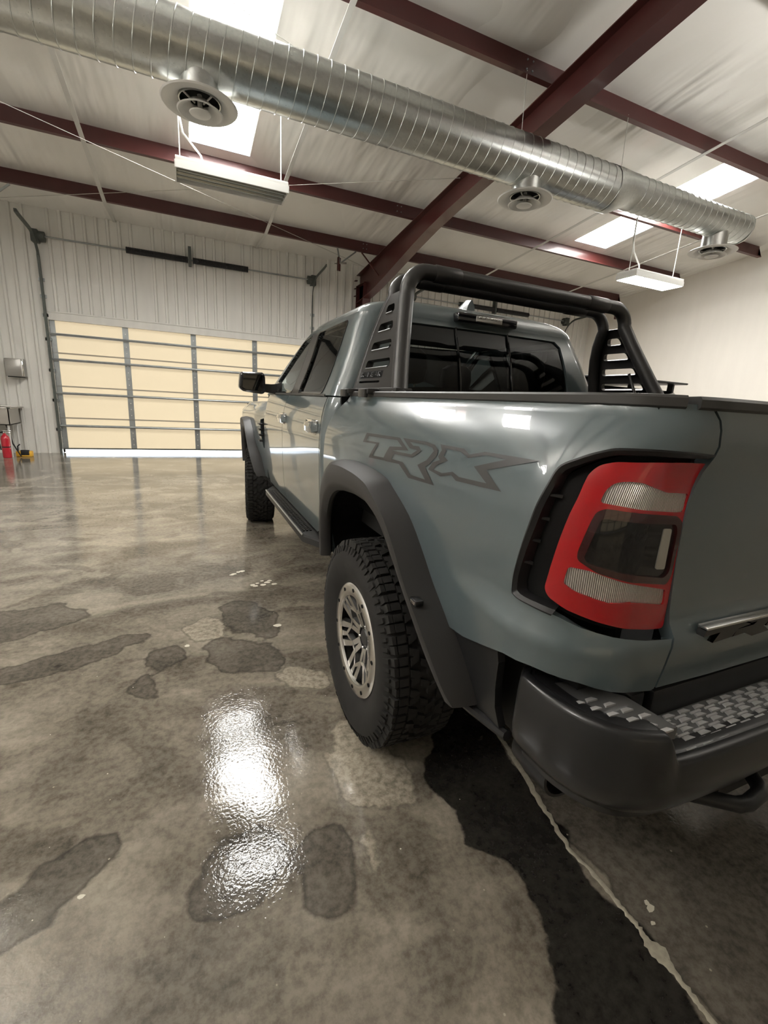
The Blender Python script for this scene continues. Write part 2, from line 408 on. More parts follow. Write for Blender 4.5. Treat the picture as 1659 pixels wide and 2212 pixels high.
def floor_mat():
    mt, n, o = nt('stained_sealed_concrete')
    b = n.nodes.new('ShaderNodeBsdfPrincipled'); lk(n, b.outputs[0], o.inputs[0])
    tc = n.nodes.new('ShaderNodeTexCoord')
    def noise(scale, det, rough=.55, dist=0, mp=None):
        t = n.nodes.new('ShaderNodeTexNoise'); t.inputs['Scale'].default_value = scale; t.inputs['Detail'].default_value = det
        t.inputs['Roughness'].default_value = rough; t.inputs['Distortion'].default_value = dist
        if mp:
            q = n.nodes.new('ShaderNodeMapping'); q.inputs['Scale'].default_value = mp; q.inputs['Rotation'].default_value = (0, 0, .5)
            lk(n, tc.outputs['Object'], q.inputs[0]); lk(n, q.outputs[0], t.inputs['Vector'])
        else: lk(n, tc.outputs['Object'], t.inputs['Vector'])
        return t.outputs[0]
    def ramp(src, stops):
        r = n.nodes.new('ShaderNodeValToRGB'); el = r.color_ramp.elements
        while len(el) < len(stops): el.new(.5)
        for e, (p, c) in zip(el, stops): e.position = p; e.color = (*c, 1) if len(c) == 3 else c
        lk(n, src, r.inputs[0]); return r.outputs[0]
    def mix(f, a, c, mode='MIX'):
        x = n.nodes.new('ShaderNodeMix'); x.data_type = 'RGBA'; x.blend_type = mode
        for s, v in ((0, f), (6, a), (7, c)):
            if isinstance(v, (int, float)): x.inputs[s].default_value = v
            elif isinstance(v, tuple): x.inputs[s].default_value = (*v, 1)
            else: lk(n, v, x.inputs[s])
        return x.outputs[2]
    def math_(op, a, b_=0):
        x = n.nodes.new('ShaderNodeMath'); x.operation = op
        for s, v in ((0, a), (1, b_)):
            if isinstance(v, (int, float)): x.inputs[s].default_value = v
            else: lk(n, v, x.inputs[s])
        return x.outputs[0]
    big = noise(.95, 4.5, .52, 1.3, (1, 1.7, 1)); med = noise(2.6, 7, .62, .6); fine = noise(34, 8, .7)
    blot = noise(1.5, 3.2, .5, 1.4, (1, 1.35, 1)); blot2 = noise(2.9, 4, .55, 1.2)
    base = ramp(big, [(.28, (.045, .039, .033)), (.42, (.095, .085, .072)), (.50, (.15, .138, .119)), (.58, (.225, .209, .182)), (.72, (.34, .32, .285))])
    st1 = ramp(blot, [(.40, (.50, .49, .475)), (.425, (.72, .71, .70)), (.44, (.98, .97, .96)), (.55, (1, 1, 1)), (.565, (1.0, 1, 1)), (.60, (1, 1, 1))])
    c = mix(1, base, st1, 'MULTIPLY')
    st2 = ramp(blot2, [(.36, (.60, .585, .57)), (.385, (.86, .85, .84)), (.395, (1, 1, 1)), (.60, (1, 1, 1))])
    c = mix(.85, c, st2, 'MULTIPLY')
    c = mix(.34, c, ramp(med, [(.36, (.04, .037, .032)), (.5, (.14, .13, .113)), (.64, (.33, .31, .275))]))
    c = mix(.17, c, ramp(fine, [(.38, (.035, .032, .028)), (.58, (.40, .38, .335))]))
    nz = math_('MULTIPLY', math_('SUBTRACT', noise(6, 2, .5), .5), .17); nz2 = math_('MULTIPLY', math_('SUBTRACT', noise(45, 4, .6), .5), .022)
    nz = math_('ADD', nz, nz2)
    def mask(name, soft):
        a = n.nodes.new('ShaderNodeAttribute'); a.attribute_name = 'sd_'+name
        r = n.nodes.new('ShaderNodeMapRange'); r.interpolation_type = 'SMOOTHSTEP'
        r.inputs[1].default_value = soft; r.inputs[2].default_value = -soft
        lk(n, math_('ADD', a.outputs['Fac'], nz), r.inputs[0]); return r.outputs[0]
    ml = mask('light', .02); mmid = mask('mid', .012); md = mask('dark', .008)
    def rim(name, w_):
        a_ = n.nodes.new('ShaderNodeAttribute'); a_.attribute_name = 'sd_'+name
        d_ = math_('ABSOLUTE', math_('ADD', a_.outputs['Fac'], nz)); r_ = n.nodes.new('ShaderNodeMapRange'); r_.inputs[1].default_value = w_; r_.inputs[2].default_value = 0
        lk(n, d_, r_.inputs[0]); return r_.outputs[0]
    c = mix(math_('MULTIPLY', ml, .65), c, ramp(fine, [(.38, (.19, .178, .152)), (.6, (.40, .375, .325))]))
    c = mix(math_('MULTIPLY', rim('light', .012), .45), c, (.05, .045, .04))
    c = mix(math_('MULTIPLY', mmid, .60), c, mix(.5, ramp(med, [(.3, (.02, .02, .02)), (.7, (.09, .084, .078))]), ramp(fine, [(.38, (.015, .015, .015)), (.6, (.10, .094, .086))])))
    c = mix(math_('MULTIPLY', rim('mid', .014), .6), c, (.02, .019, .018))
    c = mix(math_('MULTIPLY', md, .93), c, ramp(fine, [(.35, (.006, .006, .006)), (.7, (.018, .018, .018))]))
    # light aggregate specks
    vo = n.nodes.new('ShaderNodeTexVoronoi'); vo.inputs['Scale'].default_value = 9; lk(n, tc.outputs['Object'], vo.inputs['Vector'])
    sp = ramp(vo.outputs['Distance'], [(.02, (1, 1, 1)), (.035, (0, 0, 0))])
    c = mix(math_('MULTIPLY', sp, .5), c, (.5, .47, .4))
    c = mix(1, c, (1.20, 1.135, 1.045), 'MULTIPLY')
    lk(n, c, b.inputs['Base Color'])
    rr = n.nodes.new('ShaderNodeMapRange'); rr.inputs[1].default_value = .3; rr.inputs[2].default_value = .7; rr.inputs[3].default_value = .035; rr.inputs[4].default_value = .08
    lk(n, med, rr.inputs[0]); lk(n, rr.outputs[0], b.inputs['Roughness'])
    b.inputs['Specular IOR Level'].default_value = .55
    bp = n.nodes.new('ShaderNodeBump'); bp.inputs['Strength'].default_value = .42; bp.inputs['Distance'].default_value = .0010
    lk(n, noise(88, 2, .5), bp.inputs['Height'])
    bp2 = n.nodes.new('ShaderNodeBump'); bp2.inputs['Strength'].default_value = .12; bp2.inputs['Distance'].default_value = .01
    lk(n, noise(7, 3, .5), bp2.inputs['Height']); lk(n, bp.outputs[0], bp2.inputs['Normal']); lk(n, bp2.outputs[0], b.inputs['Normal'])
    return mt
FLOORM = floor_mat()
floor = link('floor', me, FLOORM, kind='structure', label='glossy sealed concrete floor with dark acid stain blotches')
# control joint with crumbling pale filler
CR = [(-.36,.25),(-.42,-.21),(-.45,-.33),(-.47,-.46),(-.51,-.62),(-.53,-.73),(-.55,-.82),(-.54,-.94),(-.54,-1.02),(-.54,-1.08),(-.55,-1.12),(-.545,-1.18),(-.55,-1.24),(-.553,-1.29),(-.56,-1.6)]
FILL = P('pale_joint_filler', (.36, .33, .26), .7, noise=(60, .4), bump=(120, .5, .003))
cl = []; rs = random.Random(3)
for i in range(len(CR)-1):
    for k in range(7):
        t = k/7; cl.append((CR[i][0]+(CR[i+1][0]-CR[i][0])*t, CR[i][1]+(CR[i+1][1]-CR[i][1])*t))
mb = MB(); vs = []
for x, y in cl:
    wd = .010+.008*rs.random()+(.022*math.exp(-((y+1.145)/.03)**2))+(.008*math.exp(-((y+.5)/.2)**2))
    j = (rs.random()-.5)*.008
    vs += [(x+j-wd*.55, y, .0006), (x+j-wd*.3, y, .0022), (x+j+wd*.35, y, .0022), (x+j+wd*(.55+.4*math.exp(-((y+1.15)/.025)**2)), y, .0006)]
fs = []
for i in range(len(cl)-1):
    for k in range(3): fs.append((i*4+k, i*4+k+1, i*4+k+5, i*4+k+4))
mb.add(vs, fs).build('joint_filler', FILL, floor)
mb = MB()
CHIP = P('pale_paint_fleck', (.62, .58, .48), .5)
for cx, cy, r in [(-1.38,1.99,.018),(-1.345,2.02,.016),(-1.31,2.03,.02),(-1.27,1.72,.022),(-1.23,1.74,.016),(-1.19,1.70,.022),(-1.15,1.74,.02),(-1.11,1.69,.022),(-1.13,1.77,.014),(-1.19,1.78,.013),(-1.2,1.02,.022),(-1.40,1.97,.016),(-1.25,1.69,.018),(-1.74,.93,.014),(-.46,-1.06,.012),(-.455,-1.045,.008),(-.49,-1.09,.007),(-1.1,-1.17,.01),(-2.03,-.42,.008)]:
    k0 = len(mb.v); n = 7; pts = [(cx+r*(.6+.6*rs.random())*math.cos(2*PI*k/n)*1.3, cy+r*(.6+.6*rs.random())*math.sin(2*PI*k/n), .0012) for k in range(n)]
    mb.add(pts, [tuple(range(n))])
for k in range(60):
    cx, cy, r = rs.uniform(-2.6, -.3), rs.uniform(-1.2, 3.5), rs.uniform(.0012, .0035)
    mb.add([(cx+r*math.cos(a), cy+r*math.sin(a), .0012) for a in (0, 1.6, 3.1, 4.6)], [(0, 1, 2, 3)])
mb.build('pale_flecks', CHIP, floor, ang=0, kind='stuff')

# ---- outside apron seen under the raised doors
mb = MB().box(XL-6, XR+6, YW+.26, YW+14, -.14, -.04); tag(mb.build('ground', P('sunlit_concrete', (.75, .74, .72), .8, noise=(2, .1))), 'pale sunlit concrete apron outside the overhead doors', kind='structure')

# ---- ceiling in pieces around the skylight openings
SKYL = [(-1.47, -.60, 3.62, 6.62), (6.10, 7.02, 3.62, 6.62)]
mb = MB()
xs = sorted({XL, XR+.1, *[q for s in SKYL for q in s[:2]]}); ys = sorted({YBK, YW+.1, YRIDGE, *[q for s in SKYL for q in s[2:]]})
for i in range(len(xs)-1):
    for j in range(len(ys)-1):
        cx, cy = (xs[i]+xs[i+1])/2, (ys[j]+ys[j+1])/2
        if any(s[0] < cx < s[1] and s[2] < cy < s[3] for s in SKYL): continue
        mb.add([(xs[i], ys[j], ceil_z(ys[j])), (xs[i+1], ys[j], ceil_z(ys[j])), (xs[i+1], ys[j+1], ceil_z(ys[j+1])), (xs[i], ys[j+1], ceil_z(ys[j+1]))], [(0, 1, 2, 3)])
ceiling = mb.build('ceiling', CEILM, kind='structure', label='white vinyl faced insulation ceiling with wrinkles between red purlins', ang=0)
for i, s in enumerate(SKYL):
    e = empty('skylight', ((s[0]+s[1])/2, (s[2]+s[3])/2, ceil_z((s[2]+s[3])/2)), label=['white glowing roof skylight above the dark hanging lamp', 'white glowing roof skylight above the lit hanging lamp'][i], cat='skylight')
    lx, ly = (s[1]-s[0])/2, (s[3]-s[2])/2; sg = SL if s[2] > YRIDGE else -SL
    zz = lambda y: -sg*y+.03
    mb = MB(); nn = 24                                   # corrugated translucent sheet
    vs = []
    for k in range(nn+1):
        x = -lx+2*lx*k/nn; h = .012*math.cos(k*PI/2)
        vs += [(x, -ly, zz(-ly)+h), (x, ly, zz(ly)+h)]
    mb.add(vs, [(2*k, 2*k+2, 2*k+3, 2*k+1) for k in range(nn)]).build('translucent_sheet', SKYM, e, ang=0)
    mb = MB()
    for x in (-lx, lx): mb.add([(x-.012, -ly, zz(-ly)-.02), (x+.012, -ly, zz(-ly)-.02), (x+.012, ly, zz(ly)-.02), (x-.012, ly, zz(ly)-.02), (x-.012, -ly, zz(-ly)+.02), (x+.012, -ly, zz(-ly)+.02), (x+.012, ly, zz(ly)+.02), (x-.012, ly, zz(ly)+.02)], [(0, 1, 2, 3), (4, 5, 6, 7), (0, 1, 5, 4), (1, 2, 6, 5), (2, 3, 7, 6), (3, 0, 4, 7)])
    mb.build('frame', WHITE, e, ang=0)

# ---- walls
D1 = (-4.14, 1.22); D2 = (3.85, 9.21); DH = 2.675
mb = MB()
def wallbox(x0, x1, z0, z1): mb.box(x0, x1, YW+.02, YW+.22, z0, z1)
wallbox(XL, D1[0], 0, 5.0); wallbox(D1[1], D2[0], 0, 5.0); wallbox(D2[1], XR, 0, 5.0); wallbox(*D1, DH, 5.0); wallbox(*D2, DH, 5.0)
wf = mb.build('wall_front', METALW, kind='structure', label='white ribbed sheet metal wall around the overhead doors', ang=0)
PITCHW = .2
def sheet(x0, x1, z0, z1):
    pr = [(x0, 0)]
    k = math.ceil((x0+.02)/PITCHW)
    while k*PITCHW+.075 < x1-.01:
        r = k*PITCHW; pr += [(r, 0), (r+.010, -.032), (r+.050, -.032), (r+.056, 0), (r+.060, .008), (r+.066, .008), (r+.070, 0)]; k += 1
    pr.append((x1-.002, 0))
    MB().add([(x, YW+y, z) for x, y in pr for z in (z0, z1)], [(2*i, 2*i+2, 2*i+3, 2*i+1) for i in range(len(pr)-1)]).build('panel', METALW, wf, ang=0)
def sheets(x0, x1, z0, z1):
    n = max(1, round((x1-x0)/.9))
    for i in range(n): sheet(x0+(x1-x0)*i/n, x0+(x1-x0)*(i+1)/n, z0, z1)
sheets(XL, D1[0]-.07, 0, 4.7); sheets(D1[0]-.07, D1[1]+.07, DH+.17, 4.7); sheets(D1[1]+.07, D2[0]-.07, 0, 4.7); sheets(D2[0]-.07, D2[1]+.07, DH+.17, 4.7); sheets(D2[1]+.07, XR, 0, 4.7)
for (a, b) in (D1, D2):                                   # head and jamb trims
    t = MB().box(a-.07, b+.07, YW-.03, YW+.04, DH, DH+.15); t.box(a-.07, b+.07, YW-.045, YW-.02, DH+.145, DH+.17)
    t.box(a-.09, a-.0, YW-.03, YW+.2, 0, DH); t.box(b, b+.09, YW-.03, YW+.2, 0, DH)
    t.build('trim_1' if a == D1[0] else 'trim_2', METALW, kind='structure', label='white flashing trim framing an overhead door opening', ang=0)
MB().box(XR, XR+.2, YBK, YW+.2, 0, 6.2).build('wall_right', DRYWALL, kind='structure', label='smooth cream painted side wall', ang=0)
MB().box(XL-.2, XL, YBK, YW+.2, 0, 6.2).build('wall_left', METALW, kind='structure', label='plain pale side wall', ang=0)
MB().box(XL-.2, XR+.2, YBK-.2, YBK, 0, 6.2).build('wall_back', METALW, kind='structure', label='plain pale rear wall', ang=0)

# ---- overhead doors
def overhead_door(name, a, b, label, yw=None, rz=0):
    root = empty(name, ((a+b)/2, YW if yw is None else yw, 0), rz, kind='structure', label=label); hw = (b-a)/2
    Z = [.09, .74, 1.39, 2.05, 2.70]; Yd = .04
    for i in range(4):
        for k in range(4):
            x0 = -hw+2*hw*k/4; x1 = x0+2*hw/4
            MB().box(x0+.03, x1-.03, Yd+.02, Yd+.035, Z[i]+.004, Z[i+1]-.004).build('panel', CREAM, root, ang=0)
    for k in range(5):
        x = -hw+2*hw*k/4; wd = .055
        mb = MB()
        for i in range(4): mb.box(max(-hw, x-wd)-(.04 if k == 4 else 0), min(hw, x+wd)+(.04 if k == 0 else 0), Yd-.005, Yd+.03, Z[i]+.004, Z[i+1]-.004)
        mb.build('stile', GALV, root, ang=0)
        mb = MB()
        for i in range(4):
            for j in range(4):
                z = Z[i]+.1+j*.13; mb.cyl((x, Yd-.004, z), (x, Yd-.010, z), .011, 8)
        mb.build('rivets', WHITE, root, kind='stuff')
    for i in range(4):
        zs = [.58, 1.25, 1.92, 2.41][i]
        mb = MB().tube([(-hw, Yd-.06, zs), (hw, Yd-.06, zs)], .018, 8); mb.box(-hw, hw, Yd-.06, Yd-.045, zs-.025, zs+.025); mb.build('strut', GALV, root)
    for z in Z[1:4]: MB().box(-hw, hw, Yd+.012, Yd+.022, z-.012, z+.016).build('section_joint', P('joint_shade', (.42, .37, .29), .6), root, ang=0)
    MB().box(-hw, hw, Yd-.01, Yd+.04, .075, .105).build('bottom_seal', DGALV, root, ang=0)
    for s in (-1, 1):
        x = s*(hw+.03); pts = [(x, -.03, 0), (x, -.035, 1.5), (x, -.05, 3.0), (x, -.06, 3.7)]
        for q in range(1, 8): a_ = q/7*PI/2; pts.append((x, -.06-.5*(1-math.cos(a_)), 3.7+.5*math.sin(a_)))
        pts += [(x, -1.1, 4.23), (x, -1.25, 4.25)]
        mb = MB()
        R0 = [[(px-.012, py, pz), (px+.03*-s, py, pz), (px+.03*-s, py-.05 if pz < 3.9 else py, pz-(0 if pz < 3.9 else .05)), (px-.012, py-.05 if pz < 3.9 else py, pz-(0 if pz < 3.9 else .05))] for px, py, pz in pts]
        mb.loft(R0, cap=True); mb.build('track', DGALV, root, ang=0)
        mb = MB()
        for z in (.5, 1.1, 1.7, 2.3, 2.75, 3.1, 3.4): mb.box(x-.05, x+.05, -.03, .02, z-.03, z+.03)
        mb.build('track_brackets', GALV, root, ang=0)
        mb = MB().rbox(x-.07, x+.05, -.16, 0, 4.04, 4.26, .01); mb.lathe([(.02, -.05), (.09, -.05), (.09, .05), (.02, .05)], 'x', (x-s*.1, -.1, 4.15), 20); mb.build('drum_bracket', DGALV, root)
    MB().cyl((-hw, -.1, 4.16), (hw, -.1, 4.16), .016, 10).build('torsion_shaft', GALV, root)
    for x0, x1 in ((-1.2, -.04), (.06, 1.2)):
        n = 70; mb = MB()
        mb.tube([(x0+(x1-x0)*k/n, -.1, 4.16) for k in range(n+1)], [.056+.006*(k % 2) for k in range(n+1)], 12); mb.build('torsion_spring', BLACK if False else SATIN, root, ang=20)
    MB().box(-.03, .03, -.14, 0, 4.05, 4.42).build('centre_bracket', DGALV, root, ang=0)
    return root
overhead_door('door_1', *D1, 'cream backlit sectional overhead door with grey stiles and struts')
overhead_door('door_2', *D2, 'second sectional overhead door beyond the truck roof bar')

overhead_door('door_3', -4.1, 1.26, 'sectional overhead door in the rear wall behind the truck', YBK+.08, PI)

# ---- roof steel
def purlin(y, x0, x1, label):
    z = ceil_z(y); s = SL if y > YRIDGE else -SL
    pr = [(.075, -.005), (0, 0), (0, -.225), (-.075, -.232), (-.075, -.21), (-.069, -.21), (-.07, -.227), (.006, -.219), (.006, -.006), (.075, -.011)]
    root = MB().loft([[(x, y+a, z+b-s*a) for a, b in pr] for x in np.linspace(x0, x1, 2)], cap=True).build('purlin', RED, ang=0)
    return tag(root, label, 'beam', 'red roof purlins')
PUR = [8.6, 6.86, 5.13, 3.42, 1.7, 0.1, -1.3]
NM = ['dark red roof purlin nearest the door wall', 'dark red roof purlin second from the door wall', 'dark red roof purlin crossing the skylights behind the duct', 'dark red roof purlin directly above the duct', 'dark red roof purlin over the truck cab', 'dark red roof purlin over the truck bed', 'dark red roof purlin just behind the ridge']
bolts = []
for y, l in zip(PUR, NM):
    p_ = purlin(y, XL+.05, XR-.35 if y > 4 else XR-.1, l); bolts.append((p_, y))
RAFX = 2.45
def rafter(xc, label):
    root = empty('steel_frame', (xc, YW, 0), label=label, cat='beam', group='red rigid frames')
    tz = lambda y: ceil_z(y)-.235
    bz = lambda y: tz(y)-(.34+.30*sm(5.5, 9.4, y))
    ysr = list(np.linspace(YRIDGE, YW-.03, 18))
    mb = MB()
    for y0, y1 in zip(ysr[:-1], ysr[1:]):
        a, b = y0-YW, y1-YW
        for (xa, xb, za0, za1, zb0, zb1) in ((-.006, .006, bz(y0), tz(y0), bz(y1), tz(y1)), (-.1, .1, bz(y0)-.012, bz(y0), bz(y1)-.012, bz(y1)), (-.1, .1, tz(y0)-.012, tz(y0), tz(y1)-.012, tz(y1))):
            mb.add([(xa, a, za0), (xb, a, za0), (xb, a, za1), (xa, a, za1), (xa, b, zb0), (xb, b, zb0), (xb, b, zb1), (xa, b, zb1)], [(0, 1, 2, 3), (4, 5, 6, 7), (0, 1, 5, 4), (1, 2, 6, 5), (2, 3, 7, 6), (3, 0, 4, 7)])
    mb.build('rafter', RED, root, ang=0)
    mb = MB()
    for z0, z1, d0, d1 in ((0, 4.2, .22, .52),):
        for xa, xb, f in ((-.006, .006, 0), (-.1, .1, 1), (-.1, .1, 2)):
            def yy(d, f): return {0: (-.03-d, -.03), 1: (-.03-d-.012, -.03-d), 2: (-.042, -.03)}[f]
            (a0, a1), (b0, b1) = yy(d0, f), yy(d1, f)
            mb.add([(xa, a0, z0), (xb, a0, z0), (xb, a1, z0), (xa, a1, z0), (xa, b0, z1), (xb, b0, z1), (xb, b1, z1), (xa, b1, z1)], [(0, 1, 2, 3), (4, 5, 6, 7), (0, 1, 5, 4), (1, 2, 6, 5), (2, 3, 7, 6), (3, 0, 4, 7)])
    mb.build('column', RED, root, ang=0)
    for z in (3.6, 3.95, 4.12, 4.3): MB().box(-.16, -.1, -.14, -.03, z, z+.012).build('connection_plate', RED, root, ang=0)
    MB().box(-.1, .1, -.6, -.03, 4.185, 4.2).build('cap_plate', RED, root, ang=0)
    mb = MB()
    for y in PUR[:6]:
        for dx in (-.42, -.34, .34, .42):
            for dz in (.05, .14): mb.cyl((dx, y-.008-YW, ceil_z(y)-dz), (dx, y-.018-YW, ceil_z(y)-dz), .010, 6)
    mb.build('bolts', GALV, root, kind='stuff')
    return root
rafter(RAFX, 'dark red steel frame crossing the duct above the truck')
# flange braces under the purlin near the wall
for i, (x, lab) in enumerate([(2.0, 'door track hanger struts beside the red column'), (-4.6, 'door track hanger struts above the steel sink'), (9.9, 'door track hanger struts by the cream side wall')]):
    e = empty('track_hanger', (x, 8.6, 4.3), label=lab, cat='bracket', group='door track hangers')
    zt = ceil_z(8.6)-4.3-.23; dx = -.55 if i == 0 else 0
    mb = MB()
    for a, b in (((dx-.0, 0, zt), (dx+.08, .05, .02)), ((dx+.42, 0, zt), (dx+.1, .05, .02))):
        a, b = Vector(a), Vector(b); mb.tube([a, b], .02, 4)
    mb.build('strut', GALV, e, ang=0)
    mb = MB().box(dx+.02, dx+.05, 0, .07, -.14, .12); mb.box(dx+.02, dx+.10, .06, .07, -.14, .12); mb.build('angle', RED, e, ang=0)
    mb = MB().tube([(dx-.05, .03, -.02), (dx+.22, .03, .03)], .016, 6); mb.build('clamp_bar', CHROME, e)
# white bands under the insulation, x-bracing cables
for x, l in ((-2.83, 'white steel band on ceiling beside the purlin splice, over the steel sink side'), (-.06, 'white steel band on ceiling beside the skylight over the dark lamp'), (5.2, 'white steel band on ceiling beside the skylight over the lit lamp'), (7.9, 'white steel band on ceiling between lit lamp and cream wall')):
    mb = MB(); yl = [YW-.02, YRIDGE]
    pts = []
    for i in range(len(PUR)):
        pts += [(PUR[i], ceil_z(PUR[i])-.245)]
    pts = [(YW-.02, ceil_z(YW)-.03)]+[q for q in pts]
    wd = .03
    vs = [(x+s*wd, y, z+o) for (y, z) in pts for s, o in ((-1, 0), (1, 0), (1, .006), (-1, .006))]
    mb.add(vs, [(i*4+k, i*4+(k+1) % 4, i*4+4+(k+1) % 4, i*4+4+k) for i in range(len(pts)-1) for k in range(4)])
    tag(mb.build('ceiling_band', STRAPM, ang=0), l, 'strap', 'white ceiling bands')
for a, b, l in (((-5.15, 4.55, 4.48), (2.40, 9.45, 4.55), 'thin diagonal brace cable rising toward the red column'), ((2.36, 5.25, 4.86), (-5.15, 9.5, 4.46), 'thin diagonal brace cable anchored at the red rafter'), ((-5.15, 2.2, 5.10), (2.30, 5.0, 4.84), 'thin brace cable behind the duct near the skylight')):
    tag(MB().tube([a, b], .004, 6).build('brace_cable', CABLE), l, 'cable', 'roof brace cables')
for y0 in (8.6,):
    for x0, x1, fl in ((RAFX-.45, RAFX-.02, 'short red brace from purlin to frame on the sink side'), (RAFX+.45, RAFX+.02, 'short red brace from purlin to frame on the cream wall side')):
        tag(MB().tube([(x0, y0, ceil_z(y0)-.22), (x1, y0, ceil_z(y0)-.62)], .018, 4).build('flange_brace', RED, ang=0), fl, 'brace', 'purlin flange braces')

# ---- duct
DY, DZ, DR = 3.334, 4.265, .25
root = empty('air_duct', (0, DY, DZ), label='round galvanised spiral duct running below the roof', cat='duct')
def ducttube(x0, x1, r, dy, dz):
    mb = MB(); prof = []; x = x0
    while x < x1-.001:
        prof += [(r, x), (r, min(x1, x+.118)), (r+.005, min(x1, x+.121)), (r+.005, min(x1, x+.127))]; x += .130
    rings = []
    for i, (rr, xx) in enumerate(prof): rings.append([(xx+.05*math.sin(a)*(0 if i in (0,) else 1), dy+rr*math.cos(a), dz+rr*math.sin(a)) for a in [2*PI*k/40 for k in range(40)]])
    mb.loft(rings); return mb
ducttube(-8.0+.9, 3.45, DR, 0, 0).build('duct_run', DUCTM, root, ang=50)
S2Y, S2Z, S2R = -.02, .035, .20
mb = MB().loft([[(x, dy+r*math.cos(a), dz+r*math.sin(a)) for a in [2*PI*k/40 for k in range(40)]] for x, r, dy, dz in ((3.40, DR+.006, 0, 0), (3.52, DR+.004, 0, 0), (3.70, S2R+.006, S2Y, S2Z), (3.82, S2R+.006, S2Y, S2Z))]); mb.build('reducer', DUCTM, root, ang=50)
ducttube(3.78, 6.22, S2R, S2Y, S2Z).build('duct_run', DUCTM, root, ang=50)
mb = MB().lathe([(S2R, 0), (S2R+.005, .01), (S2R-.01, .05), (.1, .06), (.001, .06)], 'x', (6.2, S2Y, S2Z), 40); mb.build('end_cap', DUCTM, root)
for x, rr, zc in ((-1.45, .25, 0), (2.15, .25, 0), (5.72, .2, .035)):
    mb = MB().lathe([(.165, -rr+.12), (.165, -.36+zc*.6), (.175, -.36+zc*.6), (.175, -.345+zc*.6)], 'z', (x, 0, zc*.3), 32)
    c_ = mb.build('collar', DUCTM, root)
    zb = -.335+zc*.9
    MB().lathe([(.165, zb), (.20, zb-.03), (.26, zb-.056), (.31, zb-.052), (.32, zb-.042), (.31, zb-.034), (.26, zb-.038), (.20, zb-.012), (.165, zb+.01)], 'z', (x, 0, 0), 44).build('diffuser_ring', WHITE, c_)
    MB().lathe([(.075, zb-.035), (.12, zb-.075), (.18, zb-.105), (.19, zb-.100), (.125, zb-.06), (.08, zb-.02)], 'z', (x, 0, 0), 40).build('diffuser_cone', WHITE, c_)
    MB().lathe([(.002, zb-.128), (.04, zb-.126), (.085, zb-.115), (.09, zb-.108), (.05, zb-.085), (.002, zb-.07)], 'z', (x, 0, 0), 28).build('diffuser_button', WHITE, c_)
    mb = MB()
    for q in range(4):
        a_ = q*PI/2+.6; mb.tube([(x+.05*math.cos(a_), .05*math.sin(a_), zb-.05), (x+.165*math.cos(a_), .165*math.sin(a_), zb-.02)], .008, 6)
    mb.cyl((x, 0, zb-.11), (x, 0, zb+.05), .02, 8); mb.build('diffuser_spokes', WHITE, c_)
    MB().lathe([(.001, zb+.03), (.16, zb+.03)], 'z', (x, 0, 0), 24).build('damper', BLACK, c_)
for x, hl in ((2.0, 'thin duct hanger wire beside the red frame'), (3.62, 'thin duct hanger wire at the duct reducer'), (-3.2, 'thin duct hanger wire on the wide duct run')): tag(MB().tube([(x, DY, DZ+(DR if x < 3 else .2)), (x, DY+.02, ceil_z(DY)-.2)], .004, 6).build('hanger_wire', CABLE), hl, 'wire', 'duct hanger wires')

# ---- hanging fixtures
def strip_light(x, y, z, lit, label, up=False):
    e = empty('hanging_light', (x, y, z), label=label, cat='lamp')
    hx, hy = .61, .20
    mb = MB().rbox(-hx, hx, -hy, hy, .03, .075, .008); mb.build('housing', WHITE, e)
    mb = MB()
    for s in (-1, 1): mb.box(-hx, hx, s*hy-.008, s*hy+.008, -.045, .03); mb.box(s*hx-.008, s*hx+.008, -hy, hy, -.045, .03)
    mb.build('skirt', WHITE, e, ang=0)
    if lit:
        MB().rbox(-hx+.01, hx-.01, -hy+.01, hy-.01, -.05, .028, .008).build('lens', TUBEM, e)
    else:
        for k in range(4):
            yy = -.15+.1*k
            pr = [(yy-.05, -.03), (yy-.035, .02), (yy+.035, .02), (yy+.05, -.03)]
            MB().add([(sx, p, q) for sx in (-hx+.01, hx-.01) for p, q in pr], [(0, 1, 5, 4), (1, 2, 6, 5), (2, 3, 7, 6)]).build('reflector', P('lamp_reflector', (.30, .31, .30), .18, 1), e, ang=0)
            MB().cyl((-hx+.02, yy, -.005), (hx-.02, yy, -.005), .0125, 10).build('tube', P('unlit_tube', (.55, .56, .54), .2, 0, .5), e)
    if up: MB().rbox(-hx+.02, hx-.02, -hy+.02, hy-.02, .07, .12, .008).build('added_uplight_lens', UPM, e)
    for sx in (-1, 1):
        zt = ceil_z(y)-z-.02
        MB().tube([(sx*.56, 0, .07), (sx*.56, 0, zt)], .007, 6).build('chain', STRAPM, e)
    pts = [(-.55, .02, .9), (-.55, .02, .55), (-.52, 0, .38), (-.42, 0, .28), (-.34, 0, .2), (-.3, 0, .07)]
    MB().tube(pts, .012, 8).build('cord', STRAPM, e)
    return e
strip_light(-1.06, 4.62, 3.83, False, 'unlit hanging strip light with bare reflectors')
strip_light(6.02, 4.55, 3.80, True, 'lit hanging strip light glowing white by the cream wall')
for x, y, l in ((-5.2, -1.0, 'added unseen strip light brightening the open floor beside the truck'), (4.6, -.4, 'added unseen uplight brightening the ceiling on the cream wall side'), (-4.6, 2.3, 'added unseen strip light brightening the floor on the sink side')):
    strip_light(x, y, 3.9, x < -2, l, True)  # unseen lamps added to brighten the ceiling and room

